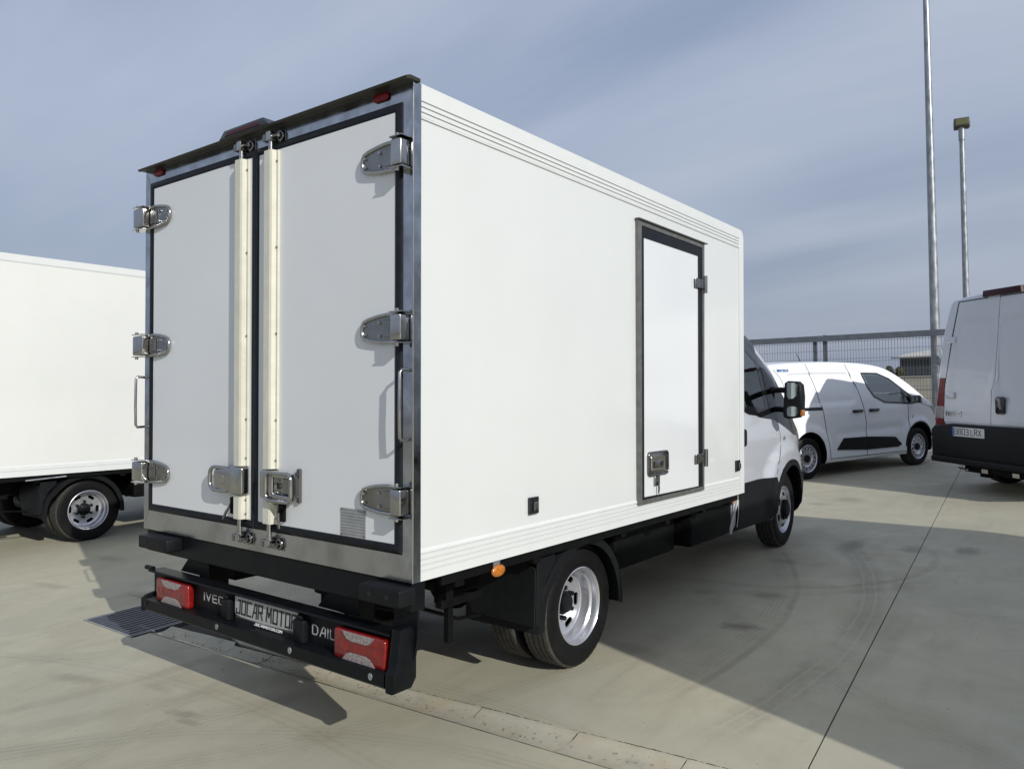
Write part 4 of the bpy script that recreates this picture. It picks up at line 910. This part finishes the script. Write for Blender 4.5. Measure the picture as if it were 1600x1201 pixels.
# ------------------------------------------------------------------ large panel van (and the shadow-casting box truck outside the frame on the right)
def build_big_van(root):
    tumb = lambda x, z: .02 * max(0, 1 - z) + (0 if z < 1.1 else (z - 1.1) * .125 + max(0, z - 1.9) ** 2 * .28)
    press = lambda x, z: .014 * max(0, min(1, (x - .35) / .05)) * max(0, min(1, (4.6 - x) / .05)) * max(0, min(1, (z - 1.25) / .05)) * max(0, min(1, (2.15 - z) / .05))
    B = Body(0, 7.0, [(0, 2.50), (.3, 2.56), (3, 2.60), (4.7, 2.60), (5.05, 2.50), (5.4, 2.20), (6.05, 1.55), (6.3, 1.36), (6.6, 1.22), (6.85, 1.05), (7.0, .8)],
             [(0, 1.0), (5.5, 1.0), (6.4, .96), (6.8, .88), (7.0, .78)], tumb, [(0, .46), (.3, .42), (7, .38)], [(0, .10), (5, .12), (5.4, .08), (6.1, .08), (7, .12)], crown=.04, press=press, lean=lambda x, z: max(0, 1 - x) * max(0, z - 1.0) * .06, rear_r=.07, nose_r=.12)
    b = B.build('body', M['paint'], root, .06)
    boolcut(b, join_cutters([ycyl(.42, x, .46, s * .62, s * 1.3, M['chassis'], 32) for x in (.98, 5.95) for s in (-1, 1)]))
    boolcut(b, MB().prism([(4.55, 1.35), (5.75, 1.30), (5.35, 1.95), (5.0, 2.05), (4.55, 2.05)], lambda u, v, w: (u, w, v), -1.3, 1.3).build('cut', M['interior']))
    for s in (-1, 1):
        B.patch('door_glass', [(4.55, 2.05), (5.0, 2.05), (5.35, 1.95), (5.75, 1.32)], [(4.55, 1.35), (5.75, 1.30)], .002, M['glass'], b, s)
        B.strip('window_seal', [(4.55, 1.35), (5.75, 1.30), (5.35, 1.95), (5.0, 2.05), (4.55, 2.05)], .05, .004, M['gloss_black'], b, s, closed=True)
        B.patch('sill_cladding', [(1.45, .80), (5.45, .80)], [(1.45, .40), (5.45, .40)], .008, M['plastic'], b, s)
        B.strip('wheel_arch_trim', arch(.98, .46, .45, 5, 175), .07, .01, M['plastic'], b, s, sub=2); B.strip('wheel_arch_trim', arch(5.95, .46, .45, 5, 175), .07, .01, M['plastic'], b, s, sub=2)
        place_wheel(WR, root, .98, s * .985, .460, s > 0, spin=R(20)); place_wheel(WF, root, 5.95, s * .985, .460, s > 0)
        m_ = MB().prism(rrect(1.06, 1.24, 1.35, 1.70, .04), lambda u, v, w: (5.55 + w, s * u, v), 0, .1, .02, 2).build('mirror', M['plastic'], root)
        MB().tube([(5.62, s * .9, 1.5), (5.6, s * 1.1, 1.5)], .03, 8).build('mirror_arm', M['plastic'], m_)
        # tail lamp column at the rear corner
        rows = []
        for i in range(13):
            z = .90 + .62 * i / 12; row = []
            for (x, dx) in ((-.006, .235), (-.006, .09), (.006, .045), (.025, .015), (.055, -.004), (.10, -.008)):
                ln = max(0, z - 1.0) * .06
                row.append((x + ln, s * (B.side(.12, z) - dx + .004), z))
            rows.append(row)
        tl = MB().grid(rows).build('tail_light', [M['red_dark'], M['clear']], b, ang=40)
        for p in tl.data.polygons:
            zc = sum(tl.data.vertices[v].co.z for v in p.vertices) / 4
            p.material_index = 1 if .99 < zc < 1.16 else 0
        MB().prism(rrect(s * .73 if s > 0 else -.90, .90 if s > 0 else -.73, .762, .830, .01), RE(-.05), -.004, .006, .002, 1).build('rear_reflector', M['plate_white'], b)
    rows = []
    for i in range(11):
        x = 5.08 + (6.02 - 5.08) * i / 10; zt = interp(B.zt, x); yy = B.side(x, zt - interp(B.r, x)) - interp(B.r, x)
        rows.append([(x, yy * t, zt + .006 + B.crown * (1 - t * t)) for t in [k / 6 - 1 for k in range(13)]])
    MB().grid(rows).build('windscreen', M['glass_dark'], b)
    # rear doors: two leaves lying just proud of the body's flat tail, so the gaps are real
    rx = lambda z: max(0, z - 1.0) * .06
    def leaf(ya_top, ya_bot, yb_top, yb_bot, mb_, zlo=.965, zhi=2.46, ny=14, nz=26, prs=True):
        rows = []
        for i in range(nz + 1):
            z = zlo + (zhi - zlo) * i / nz; t = (z - zlo) / (zhi - zlo)
            ya = ya_bot + (ya_top - ya_bot) * max(0, (t - .28) / .72) ** 1.15; yb = yb_bot + (yb_top - yb_bot) * (min(1, max(0, (t - .27) / .08)) if abs(yb_bot - yb_top) > .05 else t)
            row = []
            for j in range(ny + 1):
                u = j / ny; y = ya + (yb - ya) * u
                inner = max(0, min(1, (u - .10) / .05)) * max(0, min(1, (.93 - u) / .05)) * max(0, min(1, (z - 1.22) / .04)) * max(0, min(1, (2.20 - z) / .04)) if prs else 0
                row.append((rx(z) - .008 + .012 * inner, y, z))
            row = [(row[0][0] + .012, row[0][1], z)] + row + [(row[-1][0] + .012, row[-1][1], z)]; rows.append(row)
        rows = [[(p[0] + .012, p[1], p[2]) for p in rows[0]]] + rows + [[(p[0] + .012, p[1], p[2]) for p in rows[-1]]]
        return mb_.grid(rows)
    ld = leaf(.555, .775, -.10, -.002, MB()).build('rear_door', M['paint'], b, ang=40)
    rd = leaf(-.108, -.010, -.64, -.775, MB()).build('rear_door', M['paint'], b, ang=40)
    sg_ = MB()
    for s in (1, -1):
        pts = [(-.004 + rx(z), s * y, z) for y, z in ((.787, .955), (.787, 1.37), (.725, 1.75), (.66, 2.1), (.568, 2.472), (.1, 2.476))]
        sg_.tube(pts, .0055, 6)
    sg_.build('door_gap_seal', M['seal'], b)
    cs = MB(); cs.tube([(rx(z) - .004, y, z) for y, z in ((-.006, .96), (-.006, 1.36), (-.055, 1.50), (-.104, 2.47))], .0052, 6); cs.build('door_gap_seal', M['seal'], b)
    MB().prism(rrect(-.235, -.095, 1.09, 1.295, .03), RE(-.004), -.004, .022, .01, 2).build('door_handle', M['gloss_black'], rd)
    MB().prism(rrect(-.20, -.13, 1.115, 1.145, .01), RE(-.026), -.004, .004, .002, 1).build('lock_barrel', M['plastic'], bpy.data.objects['door_handle.004'] if 'door_handle.004' in bpy.data.objects else rd)
    lettering('badge', 'IVECO', lambda u, v, w: (-.008 - w, .735 - u, 1.045 + v), .255, .048, .012, M['polish'], ld, depth=.004)
    for z in (2.0, 1.30):
        MB().box(rx(z) - .022, rx(z) + .02, .60 + (1.30 < 1.29), .75, z - .04, z + .04, .008).build('hinge', M['paint'], b)
    MB().prism([(-.44, 2.487), (.145, 2.487), (.135, 2.562), (-.43, 2.562)], RE(.10), -.06, .050, .012, 2).build('high_brake_light', pm('smoked_red_lens', (.035, .006, .010), .35, spec=.25), b)
    # bumper
    bp = MB(); bp.prism([(-.96, .50), (-.94, .46), (-.5, .44), (.5, .44), (.94, .46), (.96, .50), (.965, .86), (.90, .915), (.62, .945), (-.62, .945), (-.90, .915), (-.965, .86)], RE(.04), 0, .10, .025, 3)
    bp = bp.build('rear_bumper', M['plastic'], b); st = MB(); st.prism(rrect(-.90, .90, .455, .53, .02), RE(-.05), 0, .07, .015, 2); st.build('bumper_step', M['plastic'], bp)
    pl = MB().prism(rrect(.035, .565, .795, .908, .008), RE(-.058), 0, .008, .002, 1).build('number_plate', M['plate_white'], bp)
    MB().prism([(.53, .798), (.563, .798), (.563, .905), (.53, .905)], RE(-.066), 0, .001).build('plate_band', M['plate_blue'], pl)
    lettering('plate_lettering', '8803 LRX', lambda u, v, w: (-.066 - w, .515 - u, .820 + v), .43, .068, .0085, M['text_black'], pl)
    MB().cyl((-.03, .5, .40), (-.10, .28, .40), .012, 8).build('step_rod', M['steel_dark'], bp)
    un = MB(); un.box(.0, .12, -.7, .45, .36, .44, .01); un.box(.1, .2, .2, .32, .30, .42, .01); un.box(.3, 6.3, -.45, -.36, .42, .56); un.box(.3, 6.3, .36, .45, .42, .56); un.cyl((.98, -.7, .35), (.98, .7, .35), .06, 12); un.cyl((5.95, -.7, .35), (5.95, .7, .35), .05, 12); un.box(2, 5, -.8, .8, .34, .5, .04); un.build('underbody', M['chassis'], root)
    for y in (.05, -.42): MB().box(-.02, .0, y, y + .10, .37, .425, .004, 1).build('tow_fitting', M['polish'], bp)
    return B
K_ = 1.075; vr = Vector((-2.236 + K_ * (8.45 + 2.236), -2.286 + K_ * (-1.25 + 2.286), -1.651 * (K_ - 1))); vh = R(-44)
van = thing('panel_van', 'tall white panel van at the right edge with blank rear doors, black bumper and number plate', 'panel van', loc=vr, rz=vh)
build_big_van(van); van.scale = (K_, K_, K_)
van['label'] = 'tall white panel van at the right edge, blank rear doors, black bumper and number plate'
truck3 = clone(truck2); truck3.location.x += .235; truck3.location.y -= 13.42      # parked just outside the frame; its shadow crosses the yard
truck3['label'] = 'white box truck parked outside the right edge, throwing the broad shadow across the yard'
# ------------------------------------------------------------------ small van
def build_small_van(root):
    tumb = lambda x, z: .015 * max(0, .9 - z) + (0 if z < 1.0 else (z - 1.0) * .10 + max(0, z - 1.2) ** 2 * .34)
    def box_m(x, z, x0, x1, z0, z1, s=.04): return max(0, min(1, (x - x0) / s)) * max(0, min(1, (x1 - x) / s)) * max(0, min(1, (z - z0) / s)) * max(0, min(1, (z1 - z) / s))
    def rr_m(x, z, cx, cz, hx, hz, r, s=.035):
        dx_, dz_ = abs(x - cx) - hx + r, abs(z - cz) - hz + r; d = math.hypot(max(dx_, 0), max(dz_, 0)) + min(max(dx_, dz_), 0) - r
        return max(0, min(1, -d / s))
    def press(x, z):
        p = .026 * rr_m(x, z, .40, 1.375, .80, .255, .16, .02)
        for wx in (0, 2.785):
            d = math.hypot((x - wx) / .50, (z - .40) / .42); p -= .028 * max(0, min(1, (1.1 - d) / .22))
        p += .016 * max(0, 1 - abs(z - .68 - (x - 1.5) * .02) / .10) * max(0, min(1, (x - .6) / .2)) * max(0, min(1, (2.4 - x) / .2))
        return p
    B = Body(-.79, 3.64, [(-.8, 1.72), (-.6, 1.79), (.4, 1.81), (1.3, 1.79), (1.8, 1.745), (2.1, 1.68), (2.35, 1.56), (2.7, 1.36), (3.02, 1.165), (3.2, 1.105), (3.4, 1.03), (3.55, .93), (3.64, .80)],
             [(-.8, .91), (2.4, .915), (3.0, .90), (3.35, .84), (3.55, .74), (3.64, .66)], tumb, [(-.8, .28), (0, .22), (2.8, .22), (3.64, .24)], [(-.8, .09), (1.8, .10), (2.1, .07), (2.9, .06), (3.1, .08), (3.64, .14)], crown=.03, press=press, rear_r=.14, nose_r=.16, ns=44)
    b = B.build('body', M['paint_clean'], root, .03)
    boolcut(b, join_cutters([ycyl(.385, x, .345, s * .60, s * 1.3, M['chassis'], 48) for x in (0, 2.785) for s in (-1, 1)]))
    win = [(1.43, 1.60), (1.83, 1.585), (2.10, 1.49), (2.40, 1.30), (2.78, 1.085), (2.6, 1.07), (1.88, 1.115), (1.62, 1.22), (1.50, 1.37)]
    cutp = [(1.47, 1.575), (1.83, 1.56), (2.09, 1.47), (2.38, 1.285), (2.62, 1.13), (2.55, 1.10), (1.90, 1.14), (1.65, 1.24), (1.54, 1.37)]
    boolcut(b, MB().prism(cutp, lambda u, v, w: (u, w, v), -1.3, 1.3).build('cut', M['interior']))
    boolcut(b, MB().prism([(2.05, 1.85), (1.98, 1.55), (2.3, 1.14), (2.95, 1.18), (3.0, 1.3)], lambda u, v, w: (u, w, v), -.62, .62).build('cut', M['interior']))
    for s in (-1, 1):
        B.patch('door_glass', [(1.45, 1.59), (1.83, 1.575), (2.10, 1.48), (2.36, 1.32)], [(1.45, 1.55), (1.53, 1.36), (1.64, 1.23), (1.89, 1.125), (2.36, 1.105)], .0015, M['glass'], b, s)
        B.patch('quarter_glass', [(2.36, 1.32), (2.40, 1.30), (2.62, 1.15)], [(2.36, 1.105), (2.62, 1.12)], .0015, M['glass'], b, s)
        B.strip('window_seal', win, .035, .004, M['gloss_black'], b, s, closed=True, sub=5)
        B.patch('mirror_sail', [(2.52, 1.24), (2.60, 1.20), (2.92, 1.085)], [(2.52, 1.065), (2.92, 1.065)], .006, M['gloss_black'], b, s)
        B.strip('glass_divider', [(2.36, 1.34), (2.41, 1.08)], .028, .006, M['gloss_black'], b, s)
        B.strip('door_seam', [(1.10, 1.76), (1.16, 1.55), (1.32, 1.10), (1.385, .8), (1.40, .28)], .009, .0032, M['seal'], b, s, sub=12)
        B.strip('door_seam', [(2.50, 1.07), (2.49, .24)], .008, .0032, M['seal'], b, s, sub=14)
        B.strip('door_seam', [(.5, .28), (1.4, .275), (2.49, .27)], .008, .0032, M['seal'], b, s, sub=14)
        B.strip('door_seam', [(-.57, 1.70), (-.50, 1.62), (-.45, 1.50), (-.43, 1.2)], .008, .0032, M['seal'], b, s, sub=10)
        if s < 0: B.strip('door_seam', [(.17, 1.78), (.25, 1.50), (.33, 1.14), (.40, .79), (.50, .28)], .009, .0032, M['seal'], b, s, sub=12); B.patch('slide_rail', [(-.25, 1.105), (.345, 1.098)], [(-.25, 1.058), (.345, 1.048)], .003, M['gloss_black'], b, s)
        B.patch('side_moulding', [(.66, .42), (.82, .585), (1.397, .575)], [(.66, .41), (1.397, .365)], .016, M['plastic'], b, s, thick=.02)
        B.patch('side_moulding', [(1.406, .575), (2.05, .535), (2.13, .525), (2.27, .41)], [(1.406, .365), (2.20, .36), (2.27, .39)], .016, M['plastic'], b, s, thick=.02)
        for xa in (1.04, 1.45): MB().prism(rrect(xa, xa + .245, .975, 1.025, .022), lambda u, v, w: (u, s * (B.side(xa + .1, 1.0) + w), v), .006, .03, .006, 2).build('door_handle', M['gloss_black'], b)
        B.strip('wheel_arch_trim', arch(2.785, .345, .40, 20, 178), .03, .004, M['plastic'], b, s, sub=2)
        B.patch('wing_badge', [(2.60, .86), (2.635, .86)], [(2.60, .82), (2.635, .82)], .004, M['plate'], b, s)
        B.patch('headlight', [(3.22, 1.02), (3.45, .93), (3.56, .84)], [(3.22, .96), (3.45, .80), (3.56, .72)], .004, M['clear'], b, s)
        B.patch('bumper_corner', [(3.22, .50), (3.58, .55)], [(3.22, .26), (3.58, .26)], .006, M['plastic'], b, s)
        place_wheel(WS, root, 0, s * .90, .318, s > 0, spin=R(9)); place_wheel(WS, root, 2.785, s * .90, .318, s > 0, steer=R(2), spin=R(30))
        m_ = MB().prism(rrect(.93, 1.07, 1.075, 1.205, .035), lambda u, v, w: (2.56 + w, s * u, v), 0, .08, .02, 2).build('mirror', M['gloss_black'], b)
        MB().prism(rrect(.945, 1.055, 1.09, 1.19, .025), lambda u, v, w: (2.558 - w, s * u, v), 0, .003).build('mirror_glass', M['mirror_glass'], m_)
        MB().prism(rrect(min(s * .74, s * .60), max(s * .74, s * .60), .95, 1.55, .03), RE(-.785), -.01, .012, .004, 1).build('tail_light', M['red'], b)
    rows = []
    for i in range(11):
        x = 2.12 + (2.98 - 2.12) * i / 10; zt = interp(B.zt, x); yy = B.side(x, zt - interp(B.r, x)) - interp(B.r, x)
        rows.append([(x, yy * t, zt + .005 + B.crown * (1 - t * t)) for t in [k / 6 - 1 for k in range(13)]])
    MB().grid(rows).build('windscreen', M['glass'], b)
    B.strip('bonnet_seam', [(2.80, 1.07), (3.0, 1.03), (3.2, .975), (3.4, .90)], .007, .0032, M['seal'], b, -1, sub=8)
    lettering('door_lettering', 'BRITZELO', lambda u, v, w: (-.49 + u, -(B.side(-.49 + u, 1.66 + v) + .003 + w), 1.668 + v), .24, .03, .0085, M['text_blue'], b)
    MB().tube([(.95, .0, 1.835), (.86, 0, 1.97)], [.008, .004], 8).build('aerial', M['plastic'], b)
    st = MB()
    for yy in (-.4, .4): st.box(1.55, 1.95, yy - .22, yy + .22, 1.14, 1.2, .03); st.box(1.52, 1.64, yy - .2, yy + .2, 1.18, 1.42, .04); st.box(1.53, 1.6, yy - .1, yy + .1, 1.42, 1.55, .03)
    st.box(2.2, 2.6, -.6, .6, 1.12, 1.19, .02); st.build('seat', M['interior'], b)
    un = MB(); un.box(.5, 2.3, -.75, .75, .19, .3, .02); un.cyl((0, -.7, .3), (0, .7, .3), .04, 10); un.cyl((2.785, -.7, .3), (2.785, .7, .3), .04, 10); un.build('underbody', M['chassis'], root)
hb = math.atan2(-1.103, 2.592)
sv = thing('small_van', 'small white delivery van in front of the mesh fence, black moulding along its side', 'small van', loc=(9.896 - .905 * math.sin(hb), 1.286 + .905 * math.cos(hb), 0), rz=hb)
build_small_van(sv)

# ------------------------------------------------------------------ fence, poles, wall, shed, shrubs
FP = Vector((16.703, 4.756, 0)); FD = Vector((16.970 - 16.703, .4066 - 4.756, 0)).normalized()
fa = math.atan2(FD.y, FD.x)
fence = thing('mesh_fence', 'grey welded mesh fence with a flat top rail, behind the small white van', 'fence', loc=FP, rz=fa)
# along the fence x runs to the right of the picture
MB().box(-14, 13, -.03, .03, 2.36, 2.50, .006, 1).build('top_rail', M['fence_paint'], fence)
MB().box(-14, 13, -.02, .02, .06, .12, .004, 1).build('bottom_rail', M['fence_paint'], fence)
px = [1.87 + 2.6 * k for k in range(-6, 5)]
for x in px + [1.64]:
    MB().box(x - .04, x + .04, .0305 if x != 1.64 else .032, .095, 0, 2.515 if x != 1.64 else 2.36, .004, 1).build('fence_post', M['fence_paint'], fence)
for a, b_ in zip(px[:-1], px[1:]):
    mb = MB(); x = a + .06
    def wire(p0, p1, r):
        mb.box(min(p0[0], p1[0]) - r, max(p0[0], p1[0]) + r, min(p0[1], p1[1]) - r, max(p0[1], p1[1]) + r, min(p0[2], p1[2]) - (r if p0[2] == p1[2] else 0), max(p0[2], p1[2]) + (r if p0[2] == p1[2] else 0))
    while x < b_ - .03: wire((x, .018, .1), (x, .018, 2.38), .0032); x += .0625
    for z in (2.33, 2.13, 1.93, 1.86, 1.66, 1.46, 1.26, 1.19, .99, .79, .59, .52, .3): wire((a + .03, .026, z), (b_ - .03, .026, z), .0034)
    o = mb.build('wire_panel', M['wire'], fence); o['kind'] = 'stuff'

def pole(name, label, cat, loc, h, r0, r1, head=False):
    t = thing(name, label, cat, loc=loc)
    n = 14; MB().tube([(0, 0, h * i / n) for i in range(n + 1)], [r0 + (r1 - r0) * i / n for i in range(n + 1)], 20).build('pole', M['galv'], t)
    MB().box(-r0 * 1.8, r0 * 1.8, -r0 * 1.8, r0 * 1.8, 0, .02).build('base_plate', M['galv'], t)
    if head:
        MB().cyl((0, 0, h - .35), (0, 0, h + .06), r1 + .02, 16).build('collar', M['galv'], t)
        hd = MB().box(-.18, .18, -.22, .22, .02, .30, .03, 2).build('lamp_head', pm('olive_lamp_housing', (.055, .058, .045), .5), t); hd.location = (0, 0, h + .03); hd.rotation_euler = (0, R(8), 0)
        MB().box(-.19, -.178, -.17, .17, .06, .26, .005, 1).build('lamp_glass', pm('yellowed_lamp_glass', (.10, .10, .04), .4), hd)
        MB().box(-.05, .05, -.24, -.217, .02, .2).build('bracket', M['galv'], hd)
    else:
        MB().box(-.06, .9, -.12, .12, 0, .1, .02, 2).build('lamp_head', M['galv'], t).location = (0, 0, h)
    return t
pole('lamp_post', 'tall tapering galvanised pole rising out of the picture just behind the fence', 'lamp post', (17.48, .655, 0), 12.5, .112, .05)
fl = pole('lamp_post', 'shorter pale pole topped by a square floodlight, standing beyond the tall van', 'floodlight', (26.62, 1.10, 0), 9.35, .11, .075, True)
fl.rotation_euler = (0, 0, R(10)); fl['group'] = 'poles beyond the yard'; bpy.data.objects['lamp_post']['group'] = 'poles beyond the yard'

wl = thing('concrete_wall', 'low pale cast concrete wall running behind the mesh fence', 'wall', loc=(21.3, 2.0, 0), rz=fa)
for k in range(-5, 6):
    for j in range(4):
        MB().box(k * 2.4 + .004, k * 2.4 + 2.396, -.09 - .004 * ((k + j) % 2), .09, j * .352 + .0, j * .352 + .347, .01, 1).build('wall_panel', M['wall'], wl)
cp = MB(); cp.box(-12, 14.4, -.11, .11, 1.405, 1.445, .008, 1); cp.build('coping', M['wall'], wl)

sh = thing('shed', 'dark low shed with a pale shallow roof seen through the fence beside the tall pole', 'shed', loc=(79.5, 13.0, 0), rz=fa)
MB().box(0, 12, 0, 6, 0, 2.72).build('wall', M['shed_wall'], sh)
for k in range(26):
    MB().box(.02 + k * .46, .42 + k * .46, -.03, -.001, .2, 2.6).build('cladding_panel', M['shed_wall'], sh)
MB().prism([(-.6, 2.72), (.7, 3.1), (2.6, 3.35), (12.6, 3.4), (12.6, 2.72)], lambda u, v, w: (u, w, v), -.5, 6.5, .02, 1).build('roof', M['shed_roof'], sh)
MB().box(-.7, 12.7, -.56, -.50, 2.66, 2.78).build('gutter_board', M['alu_frame'], sh)

def shrub(loc, w, h, seed, label):
    rg = random.Random(seed); t = thing('shrub', label, 'shrub', loc=loc, group='shrubs beyond the wall')
    st = MB()
    for k in range(9):
        a = rg.uniform(0, 6.28); r = rg.uniform(.1, .45) * w; st.tube([(0, 0, 0), (r * .4 * math.cos(a), r * .4 * math.sin(a), h * .4), (r * math.cos(a), r * math.sin(a), h * .85)], [.05, .03, .012], 5)
    st.build('branches', M['stem'], t)
    mb = MB()
    for k in range(1500):
        a = rg.uniform(0, 6.28); zz = rg.random() ** .8; r = w / 2 * math.sqrt(rg.random()) * (1 - .5 * zz ** 3) * (1 + .25 * math.sin(a * 5 + seed)); c = Vector((r * math.cos(a), r * math.sin(a), .15 * h + .85 * h * zz * (1 - .3 * (r / w * 2) ** 2)))
        s = rg.uniform(.04, .10); d = Vector((rg.uniform(-1, 1), rg.uniform(-1, 1), rg.uniform(-1, 1))).normalized(); e_ = d.orthogonal().normalized()
        mb.bm.faces.new([mb.bm.verts.new(c + d * s), mb.bm.verts.new(c + e_ * s * .5), mb.bm.verts.new(c - d * s), mb.bm.verts.new(c - e_ * s * .5)])
    o = mb.build('foliage', M['leaf'], t, norm=False); o['kind'] = 'stuff'
shrub((62.5, 11.4, 0), 1.2, 1.8, 1, 'olive shrub left of the others beyond the wall, partly behind the small van')
shrub((62.6, 10.6, 0), .9, 1.95, 2, 'upright yellowish shrub in the middle of the row beyond the wall')
shrub((62.7, 9.9, 0), .9, 1.85, 3, 'yellow-green shrub beyond the wall, nearest the dark shed')
